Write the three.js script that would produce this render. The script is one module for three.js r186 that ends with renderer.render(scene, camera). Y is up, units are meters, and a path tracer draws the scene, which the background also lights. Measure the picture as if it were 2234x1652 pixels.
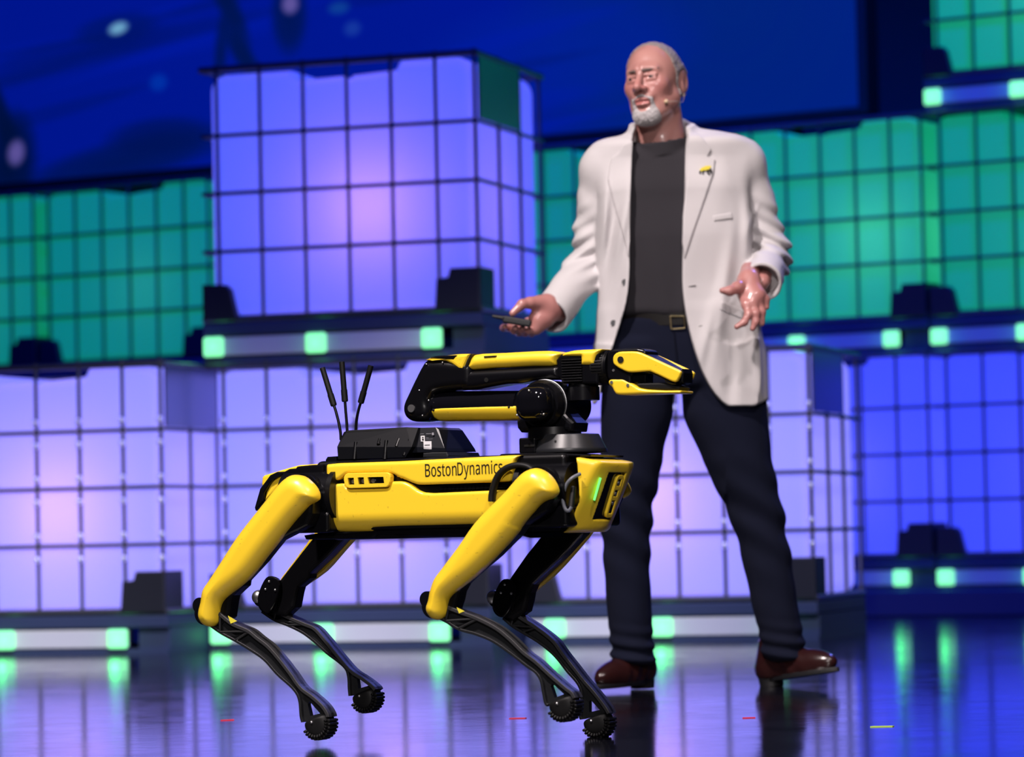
import * as THREE from 'three';
import { mergeGeometries } from 'three/addons/utils/BufferGeometryUtils.js';
import { RoundedBoxGeometry } from 'three/addons/geometries/RoundedBoxGeometry.js';
import { ConvexGeometry } from 'three/addons/geometries/ConvexGeometry.js';
import { TextGeometry } from 'three/addons/geometries/TextGeometry.js';
import { FontLoader } from 'three/addons/loaders/FontLoader.js';
import { ImprovedNoise } from 'three/addons/math/ImprovedNoise.js';

// ---------- camera, exposure ----------
const scene = new THREE.Scene();
scene.background = new THREE.Color(0x000000);
const renderer = new THREE.WebGLRenderer({ antialias: true });
renderer.toneMapping = THREE.LinearToneMapping;
renderer.toneMappingExposure = 1.0;
renderer.shadowMap.enabled = true;
const camera = new THREE.PerspectiveCamera(2 * Math.atan(826 / 7600) * 180 / Math.PI, 2234 / 1652, 0.1, 80);
camera.position.set(0, 0.455, 0);
camera.rotation.order = 'YXZ';
camera.rotation.set(0.04458, 0, -0.022);
camera.focus = 8.0;
camera.userData.fStop = 3.7;

// ---------- stage lights ----------
function spot(name, color, intensity, from, to, deg, pen, size) {
  const l = new THREE.SpotLight(color, intensity, 0, deg * Math.PI / 180, pen, 2);
  l.name = name; l.position.set(...from); l.target.position.set(...to);
  l.castShadow = true; l.shadow.radius = size; l.shadow.mapSize.set(2048, 2048);
  scene.add(l, l.target);
}
spot('key_spot', 0xfff1ee, 350, [-3.0, 8.2, -4.2], [0.15, 0.8, -8.9], 17, 0.5, 9);
spot('front_spot', 0xfff0f0, 110, [2.2, 8.0, -2.4], [0.1, 0.8, -8.7], 15, 0.5, 9);
spot('low_front_spot', 0xfff6f4, 175, [-0.8, 4.8, 3.6], [-0.3, -0.2, -12.5], 9, 0.7, 9);
spot('set_wash_spot', 0x1432ff, 150, [-4.0, 6.6, -15.2], [-2.0, 1.2, -21.0], 48, 0.8, 12);
spot('set_wash_spot_b', 0x0c3cf0, 150, [3.4, 6.6, -14.6], [2.6, 1.6, -19.0], 48, 0.8, 12);
spot('set_wash_spot_c', 0x1432ff, 90, [0.0, 6.8, -11.2], [0.0, 0.6, -14.8], 38, 0.8, 12);
for (const x of [-2.6, -1.4, -.2, 1.0]) spot('row_spot', 0xf6f4ff, 120, [x, 5.2, -8.0], [x, -.1, -14.4], 9.5, 1, 8);
spot('rim_spot', 0x6a78ff, 70, [3.8, 6.4, -14.0], [0.5, 1.1, -9.6], 18, 0.6, 10);

// ---------- helpers ----------
let seed = 20241;
const rnd = () => (seed = (seed * 16807) % 2147483647) / 2147483647;
const noise = new ImprovedNoise();
const taken = {};
function numbered(n) { const k = taken[n] = (taken[n] ?? -1) + 1; return k ? n + '_' + String(k).padStart(3, '0') : n; }
function thing(name, label, category, pos = [0, 0, 0], turn = 0, group) {
  const o = new THREE.Group(); o.name = numbered(name); o.position.set(...pos); o.rotation.y = turn;
  o.userData = { label, category }; if (group) o.userData.group = group; scene.add(o); return o;
}
function part(name, g, m, parent, label) {
  const o = new THREE.Mesh(g, m); o.name = name; o.castShadow = o.receiveShadow = true;
  if (label) o.userData.label = label; parent.add(o); return o;
}
function struct(name, g, m, label, category) {
  const o = new THREE.Mesh(g, m); o.name = name; o.castShadow = o.receiveShadow = true;
  o.userData = { kind: 'structure', label, category }; scene.add(o); return o;
}
const mat = (c, rough, o = {}) => new THREE.MeshPhysicalMaterial({ color: c, roughness: rough, side: THREE.DoubleSide, ...o });
const rgb = (r, g, b) => new THREE.Color().setRGB(r, g, b);
function merge(list) { return mergeGeometries(list.map(g => { const q = g.index ? g.toNonIndexed() : g.clone(); for (const k of Object.keys(q.attributes)) if (!['position', 'normal', 'uv'].includes(k)) q.deleteAttribute(k); return q; })); }
function moved(g, x, y, z, rx = 0, ry = 0, rz = 0) { g.rotateX(rx); g.rotateY(ry); g.rotateZ(rz); g.translate(x, y, z); return g; }
function bx(x0, x1, y0, y1, z0, z1, r = 0) {
  const w = x1 - x0, h = y1 - y0, d = z1 - z0;
  const g = r ? new RoundedBoxGeometry(w, h, d, 2, Math.min(r, w * .49, h * .49, d * .49)) : new THREE.BoxGeometry(w, h, d);
  g.translate((x0 + x1) / 2, (y0 + y1) / 2, (z0 + z1) / 2); return g;
}
const V = (x, y, z) => new THREE.Vector3(x, y, z);
function rod(a, b, r, r2 = r, seg = 14) {
  const A = V(...a), B = V(...b), d = B.clone().sub(A), g = new THREE.CylinderGeometry(r2, r, d.length(), seg);
  g.applyQuaternion(new THREE.Quaternion().setFromUnitVectors(V(0, 1, 0), d.normalize())); g.translate(...A.add(B).multiplyScalar(.5).toArray()); return g;
}
function tube(pts, r, n = 40, seg = 10) { return new THREE.TubeGeometry(new THREE.CatmullRomCurve3(pts.map(p => V(...p))), n, r, seg); }
function shapeOf(pts, curved) { const s = new THREE.Shape(); if (curved) { s.setFromPoints(new THREE.CatmullRomCurve3(pts.map(p => V(p[0], p[1], 0)), true, 'catmullrom', .5).getPoints(pts.length * 5).map(p => new THREE.Vector2(p.x, p.y))); } else s.setFromPoints(pts.map(p => new THREE.Vector2(...p))); return s; }
// plate with outline pts in XY between z0 and z1, edges rounded by bevel b
function plate(pts, z0, z1, b = .003, holes = [], curved = false) {
  const s = shapeOf(pts, curved); for (const h of holes) s.holes.push(new THREE.Path(shapeOf(h).getPoints()));
  const g = new THREE.ExtrudeGeometry(s, { depth: z1 - z0 - 2 * b, bevelEnabled: b > 0, bevelThickness: b, bevelSize: b, bevelOffset: -b, bevelSegments: 3, curveSegments: 10 });
  g.translate(0, 0, z0 + b); return g;
}
const mirrorZ = g => { const q = g.clone(); q.scale(1, 1, -1); const i = q.index; if (i) { for (let k = 0; k < i.count; k += 3) { const t = i.getX(k); i.setX(k, i.getX(k + 1)); i.setX(k + 1, t); } } else for (const a of Object.values(q.attributes)) for (let k = 0; k < a.count; k += 3) for (let c = 0; c < a.itemSize; c++) { const t = a.array[k * a.itemSize + c]; a.array[k * a.itemSize + c] = a.array[(k + 1) * a.itemSize + c]; a.array[(k + 1) * a.itemSize + c] = t; } return q; };
// signed distance tools
const mx = Math.max, mn = Math.min, hyp = Math.hypot;
const smin = (a, b, k) => { const h = mx(k - Math.abs(a - b), 0) / k; return mn(a, b) - h * h * k * .25; };
const smax = (a, b, k) => -smin(-a, -b, k);
const clamp = (x, a, b) => mn(mx(x, a), b);
const sstep = (a, b, x) => { const t = clamp((x - a) / (b - a), 0, 1); return t * t * (3 - 2 * t); };
function cap(x, y, z, a, b, ra, rb) {
  const bx_ = b[0] - a[0], by = b[1] - a[1], bz = b[2] - a[2], px = x - a[0], py = y - a[1], pz = z - a[2];
  const t = clamp((px * bx_ + py * by + pz * bz) / (bx_ * bx_ + by * by + bz * bz + 1e-12), 0, 1);
  return hyp(px - bx_ * t, py - by * t, pz - bz * t) - (ra + (rb - ra) * t);
}
function ell(x, y, z, c, r) { const X = (x - c[0]) / r[0], Y = (y - c[1]) / r[1], Z = (z - c[2]) / r[2], k = hyp(X, Y, Z); return (k - 1) * mn(r[0], r[1], r[2]) * (k > 1 ? 1 : 1); }
function rbox(x, y, z, c, h, r) { const X = Math.abs(x - c[0]) - h[0] + r, Y = Math.abs(y - c[1]) - h[1] + r, Z = Math.abs(z - c[2]) - h[2] + r; return hyp(mx(X, 0), mx(Y, 0), mx(Z, 0)) + mn(mx(X, Y, Z), 0) - r; }
function poly(P) {
  const n = P.length;
  return (x, y) => {
    let d = 1e9, s = 1;
    for (let i = 0, j = n - 1; i < n; j = i++) {
      const ex = P[j][0] - P[i][0], ey = P[j][1] - P[i][1], wx = x - P[i][0], wy = y - P[i][1];
      const t = clamp((wx * ex + wy * ey) / (ex * ex + ey * ey + 1e-12), 0, 1), qx = wx - ex * t, qy = wy - ey * t;
      d = mn(d, qx * qx + qy * qy);
      const c1 = y >= P[i][1], c2 = y < P[j][1], c3 = ex * wy > ey * wx;
      if ((c1 && c2 && c3) || (!c1 && !c2 && !c3)) s = -s;
    }
    return s * Math.sqrt(d);
  };
}
const slab = (d2, z, zc, h, r) => { const a = d2 + r, b = Math.abs(z - zc) - h + r; return mn(mx(a, b), 0) + hyp(mx(a, 0), mx(b, 0)) - r; };
function curvePts(P, n = 6) { return new THREE.CatmullRomCurve3(P.map(p => V(p[0], p[1], 0)), true, 'centripetal').getPoints(P.length * n).map(p => [p.x, p.y]); }
// smooth mesh of the zero set of f inside a box (surface nets)
function blob(f, lo, hi, cell, colorFn) {
  const nx = Math.ceil((hi[0] - lo[0]) / cell) + 1, ny = Math.ceil((hi[1] - lo[1]) / cell) + 1, nz = Math.ceil((hi[2] - lo[2]) / cell) + 1;
  const F = new Float32Array(nx * ny * nz), at = (i, j, k) => i + nx * (j + ny * k), S = 4, R = cell * S * .87 * 1.6;
  for (let K = 0; K < nz; K += S) for (let J = 0; J < ny; J += S) for (let I = 0; I < nx; I += S) {
    const c = f(lo[0] + (I + 1.5) * cell, lo[1] + (J + 1.5) * cell, lo[2] + (K + 1.5) * cell), far = Math.abs(c) > R;
    for (let k = K; k < mn(K + S, nz); k++) for (let j = J; j < mn(J + S, ny); j++) for (let i = I; i < mn(I + S, nx); i++)
      F[at(i, j, k)] = far ? c : f(lo[0] + i * cell, lo[1] + j * cell, lo[2] + k * cell);
  }
  const id = new Int32Array(nx * ny * nz).fill(-1), pos = [], idx = [];
  const C = [[0, 0, 0], [1, 0, 0], [0, 1, 0], [1, 1, 0], [0, 0, 1], [1, 0, 1], [0, 1, 1], [1, 1, 1]], E = [];
  for (let a = 0; a < 8; a++) for (const b of [1, 2, 4]) if (!(a & b)) E.push([a, a | b]);
  for (let k = 0; k < nz - 1; k++) for (let j = 0; j < ny - 1; j++) for (let i = 0; i < nx - 1; i++) {
    const v = C.map(c => F[at(i + c[0], j + c[1], k + c[2])]); let m = 0; for (let q = 0; q < 8; q++) if (v[q] < 0) m++;
    if (m === 0 || m === 8) continue;
    let x = 0, y = 0, z = 0, n = 0;
    for (const [a, b] of E) if ((v[a] < 0) !== (v[b] < 0)) { const t = v[a] / (v[a] - v[b]); x += C[a][0] + t * (C[b][0] - C[a][0]); y += C[a][1] + t * (C[b][1] - C[a][1]); z += C[a][2] + t * (C[b][2] - C[a][2]); n++; }
    id[at(i, j, k)] = pos.length / 3; pos.push(lo[0] + (i + x / n) * cell, lo[1] + (j + y / n) * cell, lo[2] + (k + z / n) * cell);
  }
  const quad = (a, b, c, d, flip) => { if (a < 0 || b < 0 || c < 0 || d < 0) return; flip ? idx.push(a, c, b, a, d, c) : idx.push(a, b, c, a, c, d); };
  for (let k = 1; k < nz - 1; k++) for (let j = 1; j < ny - 1; j++) for (let i = 1; i < nx - 1; i++) {
    const s = F[at(i, j, k)] < 0;
    if (s !== F[at(i + 1, j, k)] < 0) quad(id[at(i, j - 1, k - 1)], id[at(i, j, k - 1)], id[at(i, j, k)], id[at(i, j - 1, k)], !s);
    if (s !== F[at(i, j + 1, k)] < 0) quad(id[at(i - 1, j, k - 1)], id[at(i - 1, j, k)], id[at(i, j, k)], id[at(i, j, k - 1)], !s);
    if (s !== F[at(i, j, k + 1)] < 0) quad(id[at(i - 1, j - 1, k)], id[at(i, j - 1, k)], id[at(i, j, k)], id[at(i - 1, j, k)], !s);
  }
  const nrm = [], uv = [], col = [], e = cell * .75;
  for (let q = 0; q < pos.length; q += 3) {
    const [x, y, z] = [pos[q], pos[q + 1], pos[q + 2]];
    let a = f(x + e, y, z) - f(x - e, y, z), b = f(x, y + e, z) - f(x, y - e, z), c = f(x, y, z + e) - f(x, y, z - e); const l = hyp(a, b, c) || 1;
    nrm.push(a / l, b / l, c / l); uv.push(x + z * .7, y + z * .3); if (colorFn) col.push(...colorFn(x, y, z));
  }
  const g = new THREE.BufferGeometry();
  g.setAttribute('position', new THREE.Float32BufferAttribute(pos, 3)); g.setAttribute('normal', new THREE.Float32BufferAttribute(nrm, 3)); g.setAttribute('uv', new THREE.Float32BufferAttribute(uv, 2));
  if (colorFn) g.setAttribute('color', new THREE.Float32BufferAttribute(col, 3));
  g.setIndex(idx); return g;
}
function dataTex(n, fn, rep = 1, srgb = false) {
  const a = new Uint8Array(n * n * 4);
  for (let j = 0; j < n; j++) for (let i = 0; i < n; i++) { const v = fn(i / n, j / n), q = 4 * (i + n * j), c = Array.isArray(v) ? v : [v, v, v]; for (let k = 0; k < 3; k++) a[q + k] = clamp(Math.round(c[k] * 255), 0, 255); a[q + 3] = 255; }
  const t = new THREE.DataTexture(a, n, n); t.wrapS = t.wrapT = THREE.RepeatWrapping; t.magFilter = THREE.LinearFilter; t.repeat.set(rep, rep); if (srgb) t.colorSpace = THREE.SRGBColorSpace; t.needsUpdate = true; return t;
}
// tiling value noise, period p cells
function tileNoise(p, s) { const r = []; let q = s; for (let i = 0; i < p * p; i++) { q = (q * 16807) % 2147483647; r.push(q / 2147483647); } const g = (i, j) => r[((i % p) + p) % p + p * (((j % p) + p) % p)]; return (u, v) => { const x = u * p, y = v * p, i = Math.floor(x), j = Math.floor(y), a = x - i, b = y - j, f = a * a * (3 - 2 * a), h = b * b * (3 - 2 * b); return (g(i, j) * (1 - f) + g(i + 1, j) * f) * (1 - h) + (g(i, j + 1) * (1 - f) + g(i + 1, j + 1) * f) * h; }; }

// ---------- the hall ----------
const n1 = tileNoise(16, 77), n2 = tileNoise(64, 91), n3 = tileNoise(200, 13);
const floorBump = dataTex(1024, (u, v) => .5 * n1(u, v) + .3 * n2(u, v) + .2 * n3(u, v), .5);
const floorRough = dataTex(1024, (u, v) => { const s = n1(v, u) * .5 + n2(u, v) * .5; return .55 + .45 * s; }, .37);
const floorMat = new THREE.MeshPhysicalMaterial({ color: rgb(.006, .006, .010), roughness: .135, roughnessMap: floorRough, bumpMap: floorBump, bumpScale: .0002, ior: 2.1 });
{
  const g = bx(-11, 11, -.3, 0, -27, 6); const p = g.attributes.position, uv = g.attributes.uv;
  for (let i = 0; i < p.count; i++) uv.setXY(i, p.getX(i), p.getZ(i));
  struct('floor', g, floorMat, 'glossy dark stage floor mirroring the violet lights', 'floor');
}
const hallMat = mat(rgb(.07, .19, .32), .9);
struct('wall_back', bx(-11.2, 11.2, -.3, 9, -27.3, -27), hallMat, 'dark wall closing off the back of the stage', 'wall');
struct('wall_left', bx(-11.3, -11, -.3, 9, -27, 6), hallMat, 'dark side wall left of the stage', 'wall');
struct('wall_right', bx(11, 11.3, -.3, 9, -27, 6), hallMat, 'dark side wall right of the stage', 'wall');
struct('wall_front', bx(-11.2, 11.2, -.3, 9, 6, 6.3), hallMat, 'dark wall behind the audience side', 'wall');
struct('ceiling', bx(-11.2, 11.2, 9, 9.3, -27.3, 6.3), hallMat, 'dark ceiling above the stage', 'ceiling');

// ---------- LED screen behind the set ----------
const BACK = { pos: [1.7185, 0, -17.6], turn: -31 * Math.PI / 180 };
function backPoint(u, y, w) { const c = Math.cos(BACK.turn), s = Math.sin(BACK.turn); return [BACK.pos[0] + u * c + w * s, y, BACK.pos[2] - u * s + w * c]; }
{
  const cv = document.createElement('canvas'); cv.width = 1024; cv.height = 384; const c = cv.getContext('2d');
  // the picture shown on the screen: deep blue field with streaks, dark drooping shapes and pale spots (places in metres on the screen)
  c.fillStyle = '#00148c'; c.fillRect(0, 0, 1024, 384);
  const soft = (u, v, rx, ry, rot, col, a) => { c.save(); c.translate(u * 128, 384 - v * 128); c.rotate(rot); c.scale(rx * 128, ry * 128); const g = c.createRadialGradient(0, 0, 0, 0, 0, 1); g.addColorStop(0, `rgba(${col},${a})`); g.addColorStop(.6, `rgba(${col},${a * .8})`); g.addColorStop(1, `rgba(${col},0)`); c.fillStyle = g; c.beginPath(); c.arc(0, 0, 1, 0, 7); c.fill(); c.restore(); };
  soft(7.2, .7, 1.6, 1.6, 0, '0,34,112', .9); soft(6, .5, 1.1, .4, 0, '0,30,150', .6);
  for (let i = 0; i < 26; i++) soft(1 + rnd() * 5, rnd() * 1.5, .5 + rnd() * .9, .02 + rnd() * .06, -.05 - rnd() * .12, rnd() < .5 ? '0,24,165' : '0,16,86', .35);
  soft(2.7, .08, 1.0, .16, -.12, '0,18,78', .9); soft(3.0, .22, .5, .14, 0, '0,16,80', .8); soft(1.75, .12, .26, .42, .2, '0,14,52', 1); soft(1.66, .5, .1, .5, -.45, '0,14,52', .95);
  soft(1.81, .2, .09, .11, .3, '108,92,168', .9);
  soft(2.66, .95, .4, .12, -.05, '0,18,96', .8); soft(2.68, .955, .1, .05, -.15, '118,178,206', 1);
  soft(3.55, 1.05, .09, .42, -.5, '0,18,66', .95); soft(3.68, .68, .08, .34, -.6, '0,18,66', .95); soft(3.5, .72, .06, .3, .1, '0,18,74', .9);
  soft(4.04, .92, .16, .3, 0, '0,18,72', .95); soft(4.05, .98, .08, .08, 0, '120,100,170', .85); soft(3.0, .57, .09, .07, 0, '0,56,170', .8); soft(4.52, .78, .08, .06, 0, '30,70,160', .7); soft(4.42, .92, .1, .05, 0, '20,90,150', .6);
  const t = new THREE.CanvasTexture(cv); t.colorSpace = THREE.SRGBColorSpace;
  const root = thing('led_screen', 'huge deep blue LED screen with drooping dark shapes behind the totes', 'screen', backPoint(-4.96, 2.87, -2.2), BACK.turn);
  part('casing', bx(-4.05, 4.05, -.05, 3.05, -.2, -.01, .02), mat(rgb(.01, .01, .015), .6), root);
  const g = new THREE.PlaneGeometry(8, 3); g.translate(0, 1.5, 0);
  part('screen_face', g, new THREE.MeshStandardMaterial({ color: 0x000000, roughness: .6, emissive: 0xffffff, emissiveMap: t }), root, 'deep blue glowing picture');
  const legs = mat(rgb(.01, .01, .015), .6);
  for (const x of [-3.5, 0, 3.5]) part('support_post', bx(x - .06, x + .06, -2.87, -.05, -.16, -.04), legs, root);
}

// ---------- lit liquid totes: a translucent tank in a steel cage on a pallet ----------
const TW = 1.22, TD = .88, TH = 1.2;
const cageMat = mat(rgb(.13, .135, .15), .38, { metalness: .7 }), palletMat = mat(rgb(.025, .04, .10), .6), stripMat = mat(rgb(.6, .6, .62), .5), weldMat = mat(rgb(.92, .92, .95), .3, { metalness: .6 }), guardMat = mat(rgb(.012, .013, .02), .5);
const plateMat = mat(rgb(.25, .27, .32), .3, { metalness: 1 });
const ledMat = new THREE.MeshStandardMaterial({ color: rgb(.2, .5, .3), roughness: .4, emissive: rgb(.28, 1.15, .48) }); ledMat.name = 'green_led';
const vBar = new THREE.CylinderGeometry(.0085, .0085, TH - .17, 8), hBarX = new THREE.CylinderGeometry(.0085, .0085, TW, 8), hBarZ = new THREE.CylinderGeometry(.0085, .0085, TD, 8), railX = new THREE.CylinderGeometry(.014, .014, TW + .016, 8), railZ = new THREE.CylinderGeometry(.014, .014, TD, 8);
hBarX.rotateZ(Math.PI / 2); railX.rotateZ(Math.PI / 2); hBarZ.rotateX(Math.PI / 2); railZ.rotateX(Math.PI / 2);
const boss = new THREE.SphereGeometry(.0135, 10, 8);
const tankGeo = (() => {
  const w = TW / 2 - .028, y0 = .178, y1 = TH - .025, o = [];
  const arc = (cx, cy, r, a0) => { for (let i = 0; i <= 6; i++) { const a = a0 + i * Math.PI / 12; o.push([cx + r * Math.cos(a), cy + r * Math.sin(a)]); } };
  arc(w - .07, y1 - .07, .07, 0); o.push([.27, y1], [.25, y1 - .035], [.06, y1 - .045], [.045, y1 - .06], [.03, y1 - .06], [.01, y1 - .045], [-.18, y1 - .05], [-.22, y1 - .01]);
  arc(-w + .07, y1 - .08, .07, Math.PI / 2); arc(-w + .05, y0 + .05, .05, Math.PI); arc(w - .05, y0 + .05, .05, Math.PI * 1.5);
  const g = plate(o, -TD + .02, -.02, .03); return g;
})();
const guardGeo = s => plate([[0, .165], [s * .09, .165], [s * .07, .30], [s * .055, .325], [0, .33]].map(p => p).sort(() => 0), -.16, .012, .006);
const ledGeo = new RoundedBoxGeometry(.088, .08, .03, 3, .012);
function tote(name, label, group, pos, turn, tank, lamp, lampI, o = {}) {
  const root = thing(name, label, 'tote', pos, turn, group);
  part('tank', tankGeo, tank, root, o.tankLabel);
  const l = new THREE.PointLight(lamp, lampI, 0, 2); l.position.set(o.lx ?? .12, .6, -.3); l.shadow.radius = 5; l.castShadow = true; root.add(l);
  for (const x of [-.54, -.345, -.15, .045, .24, .435, .605]) { const b = part('cage_bar', vBar, cageMat, root); b.position.set(x, (TH + .17) / 2, .004); if (o.bosses) for (const y of [.445, .68, .915]) for (const e of [.04, -.055]) part('weld_boss', boss, weldMat, b).position.set(0, y + e - (TH + .17) / 2, .01); }
  for (const z of [-.28, -.56, -.84]) for (const x of [-.61, .61]) part('cage_bar', vBar, cageMat, root).position.set(x, (TH + .17) / 2, z);
  for (const y of [.445, .68, .915]) { part('cage_bar', hBarX, cageMat, root).position.set(0, y, -.006); part('cage_bar', hBarX, cageMat, root).position.set(0, y, -TD); for (const x of [-.61, .61]) part('cage_bar', hBarZ, cageMat, root).position.set(x, y, -TD / 2); }
  for (const y of [.172, TH - .016]) { part('rail', railX, cageMat, root).position.set(0, y, 0); part('rail', railX, cageMat, root).position.set(0, y, -TD); for (const x of [-.61, .61]) part('rail', railZ, cageMat, root).position.set(x, y, -TD / 2); }
  const p = part('pallet', merge([bx(-.62, .62, .105, .158, -TD, .01, .008), bx(-.62, .62, 0, .02, -TD, .0), bx(-.62, -.48, .02, .105, -TD, -.02), bx(-.07, .07, .02, .105, -TD, -.02), bx(.48, .62, .02, .105, -TD, -.02)]), palletMat, root);
  part('front_beam', bx(-.6, o.wide ? .6 : .44, .024, .1, -.02, .004, .006), stripMat, p, 'pale grey beam');
  for (const [x, s] of [[-.61, 1], [.605, -1]]) {
    part('corner_guard', plate(s > 0 ? [[x - .006, .165], [x + .15, .165], [x + .12, .29], [x + .1, .31], [x - .006, .315]] : [[x - .19, .165], [x + .012, .165], [x + .012, .335], [x - .12, .335], [x - .13, .30], [x - .18, .295]], -.17, .018, .008), guardMat, root);
  }
  for (const x of o.leds ?? [-.57, -.11, .4]) {
    part('led_light', ledGeo, ledMat, p, 'glowing green square lamp').position.set(x, .062, .012);
    const g = new THREE.PointLight(rgb(.05, 1, .2), .006, 0, 2); g.position.set(x, .062, .045); g.castShadow = true; root.add(g);
  }
  if (o.plate) part('label_plate', bx(.612, .62, .925, TH - .03, -.54, -.02), plateMat, root, o.plate);
  part('filler_cap', moved(new THREE.CylinderGeometry(.08, .085, .03, 24), 0, TH - .06, -TD / 2), guardMat, root);
  return root;
}
const tank = (r, g, b, k = .35) => new THREE.MeshPhysicalMaterial({ name: 'lit_tank', color: rgb(.2, .2, .26), roughness: .95, transmission: k, thickness: 0, side: THREE.DoubleSide, emissive: rgb(r, g, b) });
const violet = tank(.07, .15, 1.42), violetLow = tank(.30, .33, 1.6), blueViolet = tank(.06, .10, 1.6), teal = tank(.0, .37, .165), tealB = tank(.0, .40, .16), tealDim = tank(.0, .28, .115);
const PINK = rgb(1, .42, .75), GREEN = rgb(.12, 1, .38), VIO = rgb(.62, .5, 1);
const T18 = -18.3 * Math.PI / 180;
function frontTote(u, d, y) { return [u, y, -d]; }
{
  const g = 'violet totes in the front row', o = { bosses: true };
  tote('liquid_tote', 'violet lit tote on the stage floor, cut by the picture edge, dark side plate', g, [-2.009, 0, -14.392], T18, violetLow, PINK, 2.2, { ...o, plate: 'dark metal plate' });
  tote('liquid_tote', 'violet lit tote on the floor behind the robot, carrying another violet tote', g, [-.694, 0, -14.392], T18, violetLow, PINK, 2.2, { ...o, plate: 'dark metal plate' });
  tote('liquid_tote', 'violet lit tote on the floor behind the man with the blazer', g, [.623, 0, -14.242], T18, violetLow, PINK, 2.2, { ...o, plate: 'dark metal plate', leds: [-.49, -.03, .45], lx: -.1 });
  const top = tote('liquid_tote', 'violet lit tote stacked on top of another violet tote above the robot', g, [-.701, 1.2, -14.392], T18, violet, PINK, 2.3, { plate: 'dark metal plate mirroring green' });
  top.scale.y = 1.04;
  const bp = (u, y) => backPoint(u + .61, y, 0), q = {};
  const row = (label, grp, u, y, m, lamp, I, e = {}) => tote('liquid_tote', label, grp, bp(u, y), BACK.turn, m, lamp, I, { ...q, ...e });
  const low = 'blue violet totes of the back row', mid = 'green totes of the back row';
  row('blue violet tote under a green tote, beside the violet tote behind the man', low, -.8, .13, blueViolet, VIO, .5, { leds: [-.57, -.11, .44] });
  row('blue violet tote under the stack of two green totes, cut off by the picture edge', low, .45, .13, blueViolet, VIO, .35);
  row('green lit tote beside the man, right behind his raised sleeve', mid, -.8, 1.33, teal, GREEN, 1.1, { leds: [-.57, -.11, .42], lx: .3 });
  row('green lit tote between two others in height, bearing the topmost green tote', mid, .45, 1.33, teal, GREEN, .7, { lx: .2 });
  row('green lit tote half hidden behind the man with the blazer', mid, -2.05, 1.33, tealDim, GREEN, .12, { leds: [] });
  row('dim green lit tote beside the stacked violet totes, seen whole between two neighbours', mid, -5.2, 1.33, tealDim, GREEN, .3, { leds: [] });
  row('dim green lit tote above a violet tote, cut off by the picture edge', mid, -6.46, 1.33, tealDim, GREEN, .3, { leds: [] });
  row('topmost green lit tote, stacked above all others and cut off by the picture edge', mid, .45, 2.53, tealB, GREEN, .9);
  for (const [u, w] of [[.37, 2.7]]) {
    const r = thing('plinth', 'long low dark plinth carrying the back row of totes', 'plinth', backPoint(u, 0, 0), BACK.turn);
    part('plinth_box', bx(-1.17, 1.4, 0, .129, -.95, .08, .01), palletMat, r);
  }
  // plain stage blocks that carry the green totes behind the front row
  for (const [u, l] of [[-1.44, 'dark stage block behind the man carrying a green tote'], [-4.59, 'dark stage block hidden behind the violet stack carrying a green tote'], [-5.85, 'dark stage block behind the outermost violet tote carrying a dim green tote']]) {
    const r = thing('stage_block', l, 'block', backPoint(u, 0, 0), BACK.turn, 'stage blocks under the green totes');
    part('block_body', bx(-.62, .62, 0, 1.33, -.9, .02, .01), palletMat, r);
  }
}

// ---------- the four-legged robot with an arm ----------
const YEL = rgb(.92, .63, .03), YEL2 = rgb(.80, .50, .012);
const scuff = dataTex(512, (u, v) => { const a = n1(u * 2, v * 2), b = n2(u, v); const s = b > .86 && a > .62 ? (b - .86) * 5 : 0; return [1 - .45 * s, 1 - .5 * s, 1 - .2 * s]; }, 3.1);
const yellow = new THREE.MeshPhysicalMaterial({ color: YEL, roughness: .34, clearcoat: .25, clearcoatRoughness: .3, map: scuff, side: THREE.DoubleSide });
const black = mat(rgb(.0025, .0025, .0035), .34, { specularIntensity: .6 }), satin = mat(rgb(.0035, .0035, .0048), .26, { specularIntensity: .6 }), rubber = mat(rgb(.003, .003, .0036), .55, { specularIntensity: .6 }), gloss = mat(rgb(.004, .004, .006), .08), grey = mat(rgb(.014, .015, .018), .38), shinMat = mat(rgb(.010, .011, .013), .42), shinTop = mat(rgb(.028, .028, .031), .46), steel = mat(rgb(.62, .62, .64), .38, { metalness: 1 }), ink = mat(rgb(.004, .004, .004), .5), whiteLabel = mat(rgb(.75, .75, .78), .6);
const robot = thing('robot_dog', 'yellow and black four-legged robot with a folded arm, trotting before the man', 'robot', [-0.1451, 0.5549, -7.7500], -27 * Math.PI / 180);
function solid(P, zc, h, r, cell) { const p = poly(P); let lo = [9, 9], hi = [-9, -9]; for (const q of P) { lo = [mn(lo[0], q[0]), mn(lo[1], q[1])]; hi = [mx(hi[0], q[0]), mx(hi[1], q[1])]; } const m = cell * 3; return blob((x, y, z) => slab(p(x, y), z, zc, h, r), [lo[0] - m, lo[1] - m, zc - h - m], [hi[0] + m, hi[1] + m, zc + h + m], cell); }
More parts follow.
